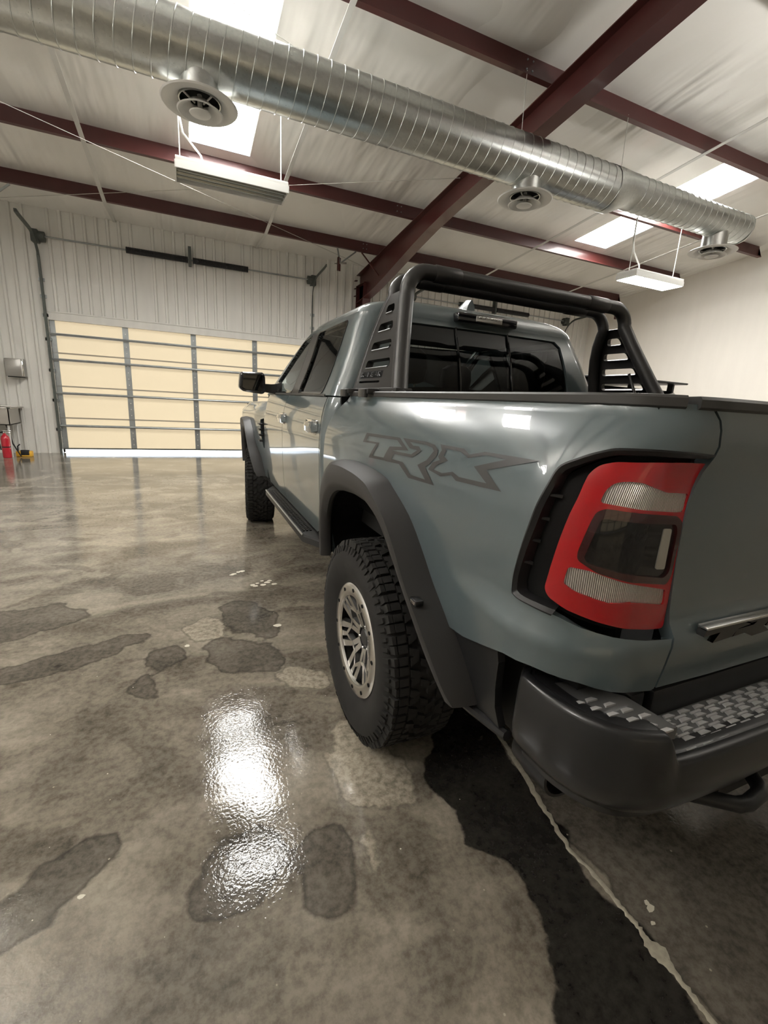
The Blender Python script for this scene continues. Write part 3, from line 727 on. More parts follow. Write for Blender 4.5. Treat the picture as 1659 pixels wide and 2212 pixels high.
# ---- things on the door wall
e = empty('utility_sink', (-5.25, 9.45, 0), label='stainless steel utility sink on white legs against ribbed wall', cat='sink')
mb = MB()
for a in ((-.47, .47, -.3, -.285, .62, .93), (-.47, .47, .285, .3, .62, .93), (-.47, -.455, -.3, .3, .62, .93), (.455, .47, -.3, .3, .62, .93), (-.47, .47, -.3, .3, .62, .635)): mb.box(*a)
mb.build('basin', STAIN, e, ang=0)
mb = MB().rbox(-.52, .52, -.35, -.28, .925, .95, .006); mb.rbox(-.52, .52, .28, .40, .925, .955, .006); mb.rbox(-.52, -.45, -.35, .38, .925, .95, .006); mb.rbox(.45, .54, -.35, .38, .925, .95, .006); mb.build('rim', STAIN, e)
for sx in (-.4, .42):
    for sy in (-.24, .24): MB().cyl((sx, sy, 0), (sx, sy, .63), .02, 10).build('leg', WHITE, e)
MB().tube([(.05, 0, .62), (.05, 0, .40), (.12, .05, .33), (.2, .1, .38), (.24, .3, .38)], .025, 10).build('drain_trap', WHITE, e)
MB().tube([(.3, .05, .62), (.36, 0, .4), (.42, -.12, .25), (.5, -.2, .12), (.56, -.25, .02)], .012, 8).build('hose', SATIN, e)
MB().tube([(.36, .1, .62), (.33, 0, .5), (.18, -.1, .44), (.05, -.15, .46)], .010, 8).build('hose', SATIN, e)
e = empty('paper_towel_dispenser', (-4.74, 9.9, 1.53), label='grey metal paper towel dispenser on ribbed wall above sink', cat='dispenser')
MB().rbox(-.15, .15, -.22, -.02, 0, .34, .012).build('cover', P('dispenser_grey', (.36, .35, .33), .3, .7), e)
MB().box(-.12, .12, -.215, -.05, -.012, .004).build('slot', BLACK, e, ang=0); MB().rbox(-.06, -.03, -.2, -.17, -.02, -.005, .004).build('towel_edge', WHITE, e)
MB().rbox(.11, .15, -.228, -.2, .01, .33, .006).build('key_side', CHROME, e)
e = empty('fire_extinguisher', (-4.88, 9.12, 0), label='red fire extinguisher standing on floor below the sink', cat='extinguisher')
MB().lathe([(.002, 0), (.066, .004), (.07, .02), (.07, .36), (.062, .40), (.04, .43), (.022, .45), (.022, .47), (.002, .47)], 'z', seg=24).build('cylinder', EXTRED, e)
MB().lathe([(.0705, .2), (.0712, .205), (.0712, .215), (.0705, .22)], 'z', seg=24).build('band', SATIN, e)
mb = MB().cyl((0, 0, .46), (0, 0, .50), .018, 10); mb.rbox(-.02, .11, -.012, .012, .505, .52, .003); mb.rbox(-.02, .1, -.012, .012, .475, .487, .003); mb.build('valve_handle', CHROME, e)
MB().tube([(-.02, 0, .48), (-.1, .01, .47), (-.11, .01, .36), (-.085, 0, .15)], .010, 8).build('hose', SATIN, e)
e = empty('yellow_caddy', (-4.66, 9.32, 0), label='small yellow and black tool on floor beside the sink leg', cat='tool')
MB().rbox(-.13, .13, -.06, .06, 0, .11, .015).build('body', YELLOW, e); MB().rbox(-.05, .09, -.065, -.02, .03, .135, .01).build('grip', SATIN, e)
MB().tube([(-.1, 0, .1), (-.1, 0, .2), (-.06, 0, .24)], .012, 8).build('nozzle', SATIN, e)

# ================================================================== PICKUP TRUCK (rear axle at y=0, nose toward +y)
truck = empty('pickup_truck', (0, 0, 0), label='grey crew cab pickup truck with black fender flares and roof bar', cat='truck')
Wb = spl([(.45,.93),(.55,.96),(.65,.985),(.75,1.005),(.85,1.02),(.95,1.03),(1.05,1.037),(1.15,1.04),(1.25,1.036),(1.32,1.018),(1.37,.99),(1.41,.957),(1.44,.925),(1.46,.905),(1.49,.895)])
YB, YRr, RC = .60, -1.10, .17
S1 = YB-(YRr+RC); LC = .5*PI*RC; S2 = S1+LC
def bed(s, z, off=0):
    w_ = Wb(z); o = off+.022*(1-sm(.97, 1.035, z))*sm(1.20, 1.55, s); yr = YRr-.012*sm(1.32, 1.42, z)
    if s <= S1: return (-(w_+o), YB-s, z)
    if s < S2:
        a = (s-S1)/LC*PI/2; return (-(w_-RC+(RC+o)*math.cos(a)), yr+RC-(RC+o)*math.sin(a), z)
    return (-(w_-RC)+(s-S2), yr-o, z)
HOLE = [(1.867,1.38),(1.726,1.386),(1.657,1.384),(1.628,1.375),(1.601,1.359),(1.578,1.339),(1.572,1.302),(1.557,1.228),(1.541,1.152),(1.529,1.084),(1.53,1.057),(1.546,1.049),(1.585,1.046),(1.628,1.041),(1.684,1.026),(1.747,1.013),(1.825,.999),(1.905,.991)]
GAPU = [(1.728,1.475),(1.756,1.466),(1.815,1.43),(1.854,1.399)]
GAPL = [(1.897,.974),(1.88,.921),(1.862,.882)]
BOT = [(1.852,.879),(1.747,.896),(1.688,.911),(1.605,.917),(1.534,.908),(1.352,.847),(1.183,.816)]
ARCH = [(-.55,.80),(-.47,.93),(-.38,1.03),(-.28,1.10),(-.18,1.135),(0,1.145),(.2,1.135),(.35,1.105),(.46,1.04),(.545,.94),(.585,.8),(.59,.62)]
bed_out = [(0, 1.475)]+[(.45, 1.475), (.9, 1.475), (1.4, 1.475)]+GAPU+HOLE+GAPL+BOT+[(YB-y, z) for y, z in ARCH]+[(.02, .62), (.0, .7)]
for mir in (0, 1): panel('bed_side', bed, bed_out, (), PAINT, truck, .03, 0, .02, mir)
# tailgate: same surface continued past the gap to the middle
def tg_outline(z): return S2+(Wb(z)-RC)
G = .007
tgl = [(a+G, b) for a, b in GAPU]+[(1.867+G, 1.38), (1.88+G, 1.25), (1.905+G, .991)]+[(a+G, b) for a, b in GAPL]
tg_out = tgl+[(S2+.25, .878), (tg_outline(.878), .878)]+[(tg_outline(z), z) for z in (1.0, 1.1, 1.2, 1.3, 1.38, 1.42, 1.45, 1.475)]
tailgate = panel('tailgate', bed, tg_out, (), PAINT, truck, .03, 0, .03, 2)
# raised lettering on the tailgate, bar of the T carried across
To=[(.547,1.322),(.853,1.331),(.948,1.298),(.836,1.287),(.803,1.244),(.629,1.234),(.678,1.291),(.54,1.285)]
Ti=[(.580,1.312),(.841,1.321),(.895,1.304),(.800,1.295),(.772,1.252),(.668,1.246),(.705,1.298),(.575,1.294)]
Ro=[(.877,1.332),(1.038,1.336),(1.094,1.332),(1.125,1.32),(1.127,1.303),(1.104,1.277),(1.082,1.265),(1.15,1.222),(.984,1.215),(.905,1.248),(.79,1.242),(.835,1.284),(.975,1.289),(1.004,1.306),(.95,1.306)]
Ri=[(.935,1.325),(1.047,1.327),(1.087,1.323),(1.102,1.315),(1.08,1.285),(1.033,1.264),(1.094,1.229),(.997,1.227),(.931,1.258),(.841,1.257),(.855,1.275),(.989,1.281),(1.032,1.307),(1.005,1.318),(.966,1.316)]
Xo=[(1.121,1.337),(1.244,1.338),(1.28,1.327),(1.334,1.341),(1.525,1.345),(1.37,1.301),(1.447,1.264),(1.258,1.255),(1.23,1.266),(1.178,1.253),(1.103,1.261),(1.118,1.284),(1.151,1.295),(1.135,1.304),(1.143,1.322)]
Xi=[(1.159,1.329),(1.237,1.329),(1.279,1.318),(1.347,1.334),(1.424,1.334),(1.317,1.302),(1.387,1.272),(1.268,1.267),(1.233,1.275),(1.183,1.263),(1.133,1.266),(1.147,1.281),(1.194,1.299),(1.162,1.309),(1.168,1.323)]
ytg = -1.127
for outl in (To, Ro, Xo):
    pl = [(-.672+(a-.547)*.42, .962+(b-1.215)*.40) for a, b in outl]
    MB().prism(pl, lambda x, z: (x, ytg+.012, z), lambda x, z: (x, ytg-.006, z)).build('emblem_letter', DCHROME, tailgate, ang=0)
MB().rbox(-.675, -.262, ytg-.011, ytg+.012, 1.007, 1.014, .002).build('emblem_bar', CHROME, tailgate)
# vinyl lettering on the bed side
for nm, a, b in (('decal_letter', To, Ti), ('decal_letter', Ro, Ri), ('decal_letter', Xo, Xi)):
    panel(nm, bed, a, [b], DECAL, truck, .02, .0012, 0)
# rail caps
def railcap(mir):
    mb = MB(); rings = []
    path = [(s, 0) for s in np.linspace(-.0, 1.70, 40)]
    for s, _ in path:
        x0, y0, z0 = bed(s, 1.468); x1, y1, _z = bed(min(s+.01, S2), 1.468); t = Vector((x1-x0, y1-y0, 0)).normalized(); n = Vector((t.y, -t.x, 0))
        if n.dot(Vector((-1, -1, 0))) < 0: n = -n
        p = Vector((x0, y0, 0))
        rings.append([p+n*a+Vector((0, 0, z)) for a, z in ((.004, 1.466), (.008, 1.470), (.008, 1.486), (.003, 1.491), (-.06, 1.494), (-.066, 1.488), (-.066, 1.45))])
    mb.loft(rings, closed=True, cap=True); mb.build('rail_cap', RAILM, truck, 40, mir)
railcap(False); railcap(True)
mb = MB(); rings = []
for s in [1.722, 1.75, 1.78, S2, S2+.2, S2+.45, tg_outline(1.468)]:
    x0, y0, z0 = bed(s, 1.468); x1, y1, _z = bed(s-.01, 1.468); t = Vector((x0-x1, y0-y1, 0)).normalized(); n = Vector((t.y, -t.x, 0))
    if n.dot(Vector((-1, -1, 0))) < 0: n = -n
    p = Vector((x0, y0, 0)); rings.append([p+n*a+Vector((0, 0, z)) for a, z in ((.004, 1.466), (.010, 1.470), (.010, 1.484), (.004, 1.49), (-.06, 1.49), (-.066, 1.484), (-.066, 1.45))])
mb.loft(rings, cap=True); h = len(mb.v); mb.add([(-x, y, z) for x, y, z in mb.v], mb.f[:]); mb.build('tailgate_cap', RAILM, tailgate, 40)
for y in (.60, .33):
    mb = MB().rbox(-.935, -.865, y-.05, y+.05, 1.478, 1.503, .006); mb.rbox(-.945, -.925, y-.035, y+.05, 1.462, 1.50, .005); mb.build('rail_clamp', BARBLK, truck)
# bed liner, floor and front wall
mb = MB().box(-.84, .84, -1.06, .58, .90, .92); mb.box(-.86, -.84, -1.06, .58, .90, 1.47); mb.box(.84, .86, -1.06, .58, .90, 1.47); mb.box(-.86, .86, .56, .58, .90, 1.46); mb.box(-.74, .74, -1.085, -1.065, .9, 1.45)
mb.build('bed_liner', BLACK, truck, 0)

# ---- tail lamps
LENS=[(1.884,1.363),(1.744,1.366),(1.664,1.364),(1.642,1.356),(1.635,1.34),(1.635,1.287),(1.621,1.203),(1.611,1.131),(1.605,1.091),(1.614,1.075),(1.651,1.057),(1.714,1.04),(1.787,1.022),(1.855,1.009),(1.905,1.004),(1.895,1.18)]
TOPB=[(1.676,1.286),(1.678,1.311),(1.689,1.325),(1.71,1.329),(1.741,1.327),(1.775,1.317),(1.81,1.308),(1.878,1.304),(1.885,1.267),(1.859,1.267),(1.766,1.275),(1.705,1.283)]
FRM=[(1.676,1.267),(1.69,1.275),(1.863,1.26),(1.885,1.247),(1.888,1.21),(1.890,1.131),(1.880,1.112),(1.768,1.129),(1.699,1.146),(1.66,1.167),(1.658,1.184),(1.67,1.245)]
DRK=[(1.688,1.256),(1.868,1.242),(1.876,1.227),(1.880,1.14),(1.867,1.128),(1.757,1.146),(1.679,1.163),(1.671,1.173)]
CHRM=[(1.838,1.235),(1.862,1.233),(1.868,1.146),(1.839,1.149)]
LOWB=[(1.641,1.112),(1.646,1.15),(1.687,1.148),(1.753,1.129),(1.885,1.099),(1.889,1.063),(1.791,1.082),(1.737,1.082),(1.707,1.089),(1.665,1.099)]
def lampsurf(s, z):
    # lens crowns slightly outward of the body line
    k = .006*math.cos(min(1, abs(z-1.18)/.2)*PI/2)
    zz = max(z, 1.04)
    w_ = Wb(z); o = k; yr = YRr-.012*sm(1.32, 1.42, z)+.0
    if s <= S1: return (-(w_+o), YB-s, z)
    if s < S2:
        a = (s-S1)/LC*PI/2; return (-(w_-RC+(RC+o)*math.cos(a)), yr+RC-(RC+o)*math.sin(a), z)
    return (-(w_-RC)+(s-S2), yr-o, z)
bez = [(a, b) for a, b in HOLE]+[(1.90, 1.1), (1.885, 1.25)]
for mir in (0, 1):
    lamp = panel('tail_lamp', lampsurf, bez, (), BLACK, truck, .025, -.036, 0, mir)
    panel('red_lens', lampsurf, rounded(LENS, .012), [rounded(TOPB, .008), rounded(FRM, .008), rounded(LOWB, .008)], REDL, lamp, .02, -.008, .03, mir)
    panel('reverse_lens', lampsurf, rounded(TOPB, .008), (), RIBLENS, lamp, .015, -.012, .01, mir)
    panel('signal_lens', lampsurf, rounded(LOWB, .008), (), RIBLENS, lamp, .015, -.012, .01, mir)
    panel('centre_frame', lampsurf, rounded(FRM, .008), [rounded(DRK, .01)], DREDL, lamp, .015, -.006, .012, mir)
    panel('centre_lens', lampsurf, rounded(DRK, .01), (), DGLASS, lamp, .015, -.011, .01, mir)
    panel('light_strip', lampsurf, rounded(CHRM, .006), (), P('strip_lens', (.42, .40, .36), .2, .4, 1), lamp, .012, -.009, .006, mir)
    for s, z in ((1.597, 1.285), (1.583, 1.235), (1.573, 1.185), (1.563, 1.132)):
        mb = MB(); q = [Vector(lampsurf(s+ds, z+dz)) for ds, dz in ((-.016, 0), (.012, 0), (.012, -.007), (-.016, -.003))]
        nn = Vector((-.75, -.66, 0)); mb.add([p-nn*.034 for p in q]+[p-nn*(.012 if i in (0, 3) else .03) for i, p in enumerate(q)], [(0, 1, 2, 3), (4, 5, 6, 7), (0, 1, 5, 4), (1, 2, 6, 5), (2, 3, 7, 6), (3, 0, 4, 7)]); mb.build('vent_fin', SATIN, lamp, 0, bool(mir))
    # raised lip round the outer vent
    lip = curve(HOLE[0:14], 60)
    rg = []
    for a, b in lip:
        p = Vector(bed(a, b)); c0 = Vector(bed(1.72, 1.2)); d = (c0-p); n_ = Vector((-math.cos((min(max(a, S1), S2)-S1)/LC*PI/2), -math.sin((min(max(a, S1), S2)-S1)/LC*PI/2), 0)); d = (d-n_*d.dot(n_)).normalized()
        rg.append([p+n_*.0015-d*.004, p+n_*.003, p+d*.010-n_*.004, p+d*.013-n_*.03, p-d*.004-n_*.03])
    mb = MB().loft(rg, closed=True, cap=True); mb.build('vent_lip', SATIN, lamp, 40, bool(mir))

# ---- fender flares
Of = [(-.79,.655),(-.77,.70),(-.72,.77),(-.66,.84),(-.57,.93),(-.50,1.01),(-.41,1.09),(-.29,1.15),(-.21,1.18),(-.07,1.193),(.06,1.195),(.26,1.18),(.41,1.13),(.52,1.055),(.58,.96),(.605,.85),(.615,.74),(.615,.62)]
If = [(-.72,.64),(-.69,.71),(-.64,.77),(-.60,.83),(-.53,.91),(-.45,.98),(-.38,1.035),(-.29,1.075),(-.19,1.09),(-.06,1.09),(.06,1.08),(.24,1.05),(.38,.995),(.48,.92),(.535,.84),(.555,.77),(.565,.7),(.565,.62)]
XO = [1.06,1.085,1.10,1.112,1.122,1.126,1.128,1.128,1.126,1.122,1.118,1.105,1.09,1.075,1.065,1.06,1.055,1.05]
def flare(yo, sgn, wfun, mirs=(False, True)):
    N = 60; O, I = curve(Of, N), curve(If, N); X = curve([(a,) for a in XO], N)
    rings = []
    for (oy, oz), (iy, iz), (xo,) in zip(O, I, X):
        def pt(t, x): return (-x, yo+sgn*(oy+(iy-oy)*t), oz+(iz-oz)*t)
        bx = wfun(yo+sgn*oy, oz)
        rings.append([pt(-.06, bx-.01), pt(-.05, bx+.012), pt(.02, min(xo-.012, bx+.05) if xo > bx+.03 else bx+.016), pt(.12, xo-.002), pt(.30, xo), pt(.70, xo-.002), pt(.80, xo-.006), pt(1.0, xo-.03), pt(1.02, xo-.045), pt(.98, xo-.055)])
    for mir in mirs:
        mb = MB().loft(rings, closed=False); mb.build('fender_flare', FLARE, truck, 32, mir)
flare(0, 1, lambda y, z: Wb(z))
# small badge on the rear flare
mb = MB().rbox(-1.112, -1.085, -.628, -.580, .886, .903, .003); bd = mb.build('flare_badge', SATIN, truck)
mb = MB()
for k in range(4): mb.rbox(-1.114, -1.109, -.622+k*.010, -.615+k*.010, .890, .899, .001, 1)
mb.build('badge_letters', CHROME, bd)
# wheel wells
def well(yc):
    mb = MB(); N = 40; I = curve(If, N); O = curve(Of, N); X = curve([(a,) for a in XO], N); rg = []
    for (iy, iz), (oy, oz), (xo,) in zip(I, O, X):
        py, pz = iy+(oy-iy)*.06, iz+(oz-iz)*.06
        rg.append([(-xo+.05, yc+py, pz), (-.98, yc+py*1.04, pz+.02), (-.5, yc+py*1.04, pz+.02)])
    mb.loft(rg, closed=False)
    mb.add([r[2] for r in rg]+[(-.5, yc, .5)], [(i, i+1, N) for i in range(N-1)])
    for mir in (False, True): mb.build('wheel_well', BLACK, truck, 0, mir)
well(0); well(3.69)
# lower valance behind the rear wheel
VAL = [(1.183,.822),(1.352,.853),(1.50,.895),(1.505,.86),(1.492,.78),(1.487,.72),(1.50,.665),(1.42,.655),(1.30,.60),(1.24,.62)]
def vsurf(s, z): x, y, zz = bed(s, z); return (x+.012+.03*sm(.85, .6, z)*0, y, zz)
for mir in (0, 1): panel('rear_valance', vsurf, VAL, (), SATIN, truck, .03, 0, .02, mir)
MB().tube([(-.985, -.62, .60), (-.99, -.78, .63), (-.985, -.92, .655)], .014, 8).build('valance_lip', SATIN, truck)
# chassis
mb = MB().box(-.82, .82, -1.02, .62, .80, .9)
for s in (-1, 1): mb.box(s*.45-.05, s*.45+.05, -1.05, 4.3, .52, .70)
mb.box(-.9, .9, .62, 3.0, .50, .62)
for s in (-1, 1): mb.box(min(s*.93, s*.6), max(s*.93, s*.6), -1.05, -.64, .62, .88)
mb.box(-.5, .5, -1.1, -1.0, .60, .72); mb.build('chassis', DARK, truck, 0)
mb = MB().cyl((-.85, 0, .43), (.85, 0, .43), .05, 12); mb.lathe([(.02, -.16), (.12, -.1), (.15, 0), (.12, .1), (.02, .16)], 'y', (0, 0, .43), 20); mb.build('rear_axle', DARK, truck)
mb = MB().tube([(-.62, -.2, .56), (-.74, -.6, .56), (-.86, -.95, .55)], .05, 14); mb.build('exhaust_pipe', SATIN, truck)
mb = MB().lathe([(.045, 0), (.062, -.005), (.068, -.06), (.066, -.13), (.058, -.13), (.055, -.02)], 'y', (-.87, -.88, .585), 22); mb.build('exhaust_tip', SATIN, truck)

# ---- rear bumper
BP = [(-1.015,-.945),(-1.022,-1.0),(-1.02,-1.06),(-1.005,-1.12),(-.975,-1.175),(-.925,-1.215),(-.86,-1.235),(-.78,-1.243),(-.6,-1.248),(-.3,-1.252),(0,-1.254)]
bp = curve(BP, 90)
def ztop(x): return .872-.062*sm(-.885, -.845, x)
def zbot(x): return .0+.012*sm(-.7, -.45, x)
rings = []
for i, (x, y) in enumerate(bp):
    a = Vector(bp[max(0, i-1)]); b = Vector(bp[min(len(bp)-1, i+1)]); t = (b-a).normalized(); n = Vector((-t.y, t.x))
    if n.dot(Vector((-1, -1))) < 0: n = -n
    zt, zb = ztop(x), zbot(x); end = .02*(1-sm(0, 5, i))
    sec = [(-.11, zt-.02), (-.034, zt-.004), (-.026, zt-.008), (-.022, zt-.001), (-.010, zt), (-.003, zt-.004), (0, zt-.012), (.004, zt-.05), (.006, .745), (.002, .71+zb), (-.010, .69+zb), (-.026, .678+zb), (-.030, .670+zb), (-.032, .655+zb), (-.045, .645+zb), (-.11, .645+zb)]
    rings.append([(x+n.x*(d-end), y+n.y*(d-end), z) for d, z in sec])
mb = MB().loft(rings, closed=True, cap=True); nv = len(mb.v); mb.add([(-x, y, z) for x, y, z in mb.v], mb.f[:])
bumper = mb.build('rear_bumper', BUMP, truck, 40)
# centre step pad and corner pads
mb = MB().box(-.80, .80, -1.222, -1.115, .770, .800); mb.build('step_pad', TREADM, bumper, 0)
def pad_outer(i): x, y = bp[i]; return x, y
for mir in (False, True):
    cpts = [(x, y) for x, y in bp if x < -.845 and y < -1.02]
    outer = []
    for i, (x, y) in enumerate(cpts):
        n = Vector((-.6, -.8)); outer.append((x+.028*(1.0 if x < -.95 else .6), y+.03*(.5 if x < -.95 else 1)))
    poly = outer+[(-.845, -1.10), (-.93, -1.02)]
    MB().prism(poly, lambda x, y: (x, y, .835), lambda x, y: (x, y, .862)).build('corner_pad', TREADM, bumper, 0, mir)
def lug(mb, x, y, z, w_, d, h):
    # wedge shaped trapezoid block
    mb.add([(x-w_*.5, y-d/2, z), (x+w_*.5, y-d/2, z), (x+w_*.30, y+d/2, z), (x-w_*.30, y+d/2, z), (x-w_*.46, y-d/2, z+h), (x+w_*.46, y-d/2, z+h), (x+w_*.24, y+d/2-.002, z+h*.7), (x-w_*.24, y+d/2-.002, z+h*.7)],
           [(4, 5, 6, 7), (0, 1, 5, 4), (1, 2, 6, 5), (2, 3, 7, 6), (3, 0, 4, 7)])
mb = MB()
for r in range(5):
    y = -1.128-r*.0205
    for k in range(-15, 16):
        x = k*.052+(.026 if r % 2 else 0)
        if abs(x) < .78: lug(mb, x, y, .8, .034, .0125, .0045)
        x2 = x+.026
        if abs(x2) < .78 and r < 4: mb.box(x2-.017, x2+.017, y-.0145, y-.0095, .8, .8035)
mb.build('step_lugs', LUGM, bumper, 0, kind='stuff')
mb = MB()
for x, y in [(-.965,-1.085),(-.93,-1.085),(-.945,-1.11),(-.905,-1.11),(-.925,-1.135),(-.885,-1.135),(-.90,-1.16),(-.865,-1.16),(-.88,-1.185),(-.862,-1.205)]: lug(mb, x, y, .862, .03, .012, .004)
h0 = [(-a, b, c) for a, b, c in mb.v]; mb.add(h0, mb.f[:]); mb.build('corner_lugs', LUGM, bumper, 0, kind='stuff')
mb = MB().rbox(-.775, .775, -1.118, -1.085, .792, .868, .006); mb.build('step_riser', SATIN, bumper)
mb = MB().rbox(-.835, -.79, -1.11, -1.06, .80, .866, .008); mb.build('riser_end', SATIN, bumper)
hook = [(-.75,-1.14,.64),(-.728,-1.162,.637),(-.696,-1.183,.635),(-.638,-1.228,.635),(-.615,-1.246,.635),(-.59,-1.252,.635),(-.535,-1.246,.635),(-.51,-1.232,.635),(-.492,-1.205,.637),(-.487,-1.165,.64),(-.487,-1.12,.645)]
for mir in (False, True): MB().tube(hook, .017, 10).build('tow_hook', SATIN, bumper, 40, mir)
MB().box(-.60, .60, -1.20, -1.0, .60, .655).build('hitch_bar', DARK, bumper, 0)

# ---- wheels
def make_wheel():
    R, Wd = .438, .30                                     # local: axle along x, outer face toward -x
    prof = [(.235,-.115),(.26,-.135),(.30,-.152),(.345,-.160),(.380,-.156),(.402,-.142),(.416,-.125),(.424,-.10),(.426,0),(.424,.10),(.418,.128),(.405,.145),(.36,.158),(.30,.152),(.25,.13),(.235,.115)]
    rim = MB()
    rim.lathe([(.225,-.10),(.228,-.12),(.236,-.118),(.232,-.09),(.215,-.05),(.205,.10),(.225,.12)], 'x', seg=48)
    w_ = rim.build('wheel', ALLOYD, truck)
    t = MB().lathe(prof, 'x', seg=72)
    n = 36; rs = random.Random(5)
    def block(a0, a1, x0, x1, r0, r1, sk=0, taper=.0, sl=0):
        vs = []
        for r in (r0, r1):
            q = taper if r == r1 else 0
            for (a, x, s_) in ((a0+q, x0, 0), (a1-q, x0, 0), (a1-q, x1, sk), (a0+q, x1, sk)):
                aa = a+s_; xx = x*(1-sl) if (r == r1 and x == x0) else x; vs.append((xx, r*math.cos(aa), r*math.sin(aa)))
        t.add(vs, [(4, 5, 6, 7), (0, 1, 5, 4), (1, 2, 6, 5), (2, 3, 7, 6), (3, 0, 4, 7)])
    st = 2*PI/n
    for k in range(n):
        a = k*st
        for s in (-1, 1):
            b = a+(0 if s < 0 else st*.5); long_ = k % 2
            block(b, b+st*.40, s*.143, s*.118, .392, .4355, 0, .004, .07)          # shoulder, outer half
            block(b, b+st*.40, s*.114, s*.080, .41, .4385, st*.02*s, .004)
            block(b+st*.44, b+st*.86, s*(.145 if long_ else .138), s*.118, .392, .4355, 0, .004, .07)
            block(b+st*.44, b+st*.86, s*.114, s*.078, .41, .4385, 0, .004)
            # inner rows
            block(b+st*.1, b+st*.5, s*.070, s*.038, .41, .4395, st*.22*s, .004)
            block(b+st*.6, b+st*1.0, s*.072, s*.036, .41, .4395, -st*.18*s, .004)
            # sidewall lugs
            block(b+st*.05, b+st*(.30 if long_ else .22), s*.157, s*.14, .378 if long_ else .388, .412, 0, 0, .06)
            block(b+st*.50, b+st*.72, s*.156, s*.14, .386, .412, st*.12, 0, .06)
        block(a+st*.15, a+st*.55, -.030, .002, .41, .4395, st*.2, .004)
        block(a+st*.6, a+st*1.02, -.004, .032, .41, .4395, -st*.2, .004)
    t.build('tire', RUBBER, w_, 30)
    # machined bead ring with bolts
    MB().lathe([(.190,-.124),(.192,-.133),(.198,-.137),(.240,-.136),(.247,-.131),(.249,-.120),(.244,-.110),(.192,-.110)], 'x', seg=64).build('bead_ring', ALLOY, w_, 40)
    for k in range(12):
        a = 2*PI*(k+.5)/12; c_ = (0, .222*math.cos(a), .222*math.sin(a))
        MB().lathe([(.0085,-.136),(.0085,-.1385),(.007,-.139),(.0065,-.1365),(.001,-.1365)], 'x', c_, 10).build('ring_bolt', BLACK, w_)
    # spokes: six pairs of Y arms joined into a mesh
    mb = MB(); fc = MB()
    def bar(r0, a0, r1, a1, w0, w1, x0, x1, th=.022):
        p0 = Vector((x0, r0*math.cos(a0), r0*math.sin(a0))); p1 = Vector((x1, r1*math.cos(a1), r1*math.sin(a1)))
        d = (p1-p0).normalized(); s_ = d.cross(Vector((1, 0, 0))).normalized()
        vs = []
        for p, wv in ((p0, w0), (p1, w1)):
            vs += [p+s_*wv*.5+Vector((-.0, 0, 0)), p-s_*wv*.5, p-s_*wv*.8+Vector((th, 0, 0)), p+s_*wv*.8+Vector((th, 0, 0))]
        mb.add(vs, [(1, 2, 6, 5), (2, 3, 7, 6), (3, 0, 4, 7), (0, 1, 2, 3), (4, 5, 6, 7)])
        fc.add([p+Vector((-.0008, 0, 0)) for p in (vs[0], vs[1], vs[5], vs[4])], [(0, 1, 2, 3)])
    for k in range(6):
        a = 2*PI*k/6
        for g in (-1, 1):
            bar(.05, a+g*.22, .115, a+g*.17, .026, .022, -.085, -.103); bar(.115, a+g*.17, .196, a+g*.29, .022, .030, -.103, -.124)
            bar(.115, a+g*.17, .152, a+g*PI/6, .017, .015, -.102, -.112)
        bar(.115, a-.17, .115, a+.17, .016, .016, -.102, -.102)
        bar(.150, a+PI/6, .196, a+PI/6, .017, .026, -.111, -.124)
    mb.build('spokes', ALLOYD, w_, 0); fc.build('spoke_faces', ALLOY, w_, 0)
    mb = MB().lathe([(.001,-.085),(.034,-.085),(.038,-.078),(.07,-.07),(.075,-.05),(.07,-.03)], 'x', seg=28); mb.build('hub_cap', ALLOYD, w_)
    for k in range(6):
        a = 2*PI*(k+.5)/6; MB().lathe([(.010,-.06),(.010,-.082),(.006,-.088),(.001,-.088)], 'x', (0, .056*math.cos(a), .056*math.sin(a)), 8).build('lug_nut', CHROME, w_)
    MB().lathe([(.08,-.02),(.185,-.02),(.185,.005),(.08,.005)], 'x', seg=40).build('brake_disc', P('brake_steel', (.25, .24, .23), .35, .9), w_)
    mb = MB().rbox(-.05, .04, .08, .175, -.09, .09, .015); mb.build('brake_caliper', DARK, w_)
    mb = MB().lathe([(.001, .03), (.20, .03)], 'x', seg=32); mb.build('barrel_back', BLACK, w_)
    return w_
wheel = make_wheel(); wheel.location = (-.925, 0, .433); wheel.rotation_euler = (.18, 0, 0)
for x, y, rz in ((-.925, 3.69, 0), (.925, 0, PI), (.925, 3.69, PI)):
    c_ = copy_tree(wheel, truck); c_.location = (x, y, .433); c_.rotation_euler = (.18 if rz == 0 else -.3, 0, rz-(.13 if y > 1 else 0))

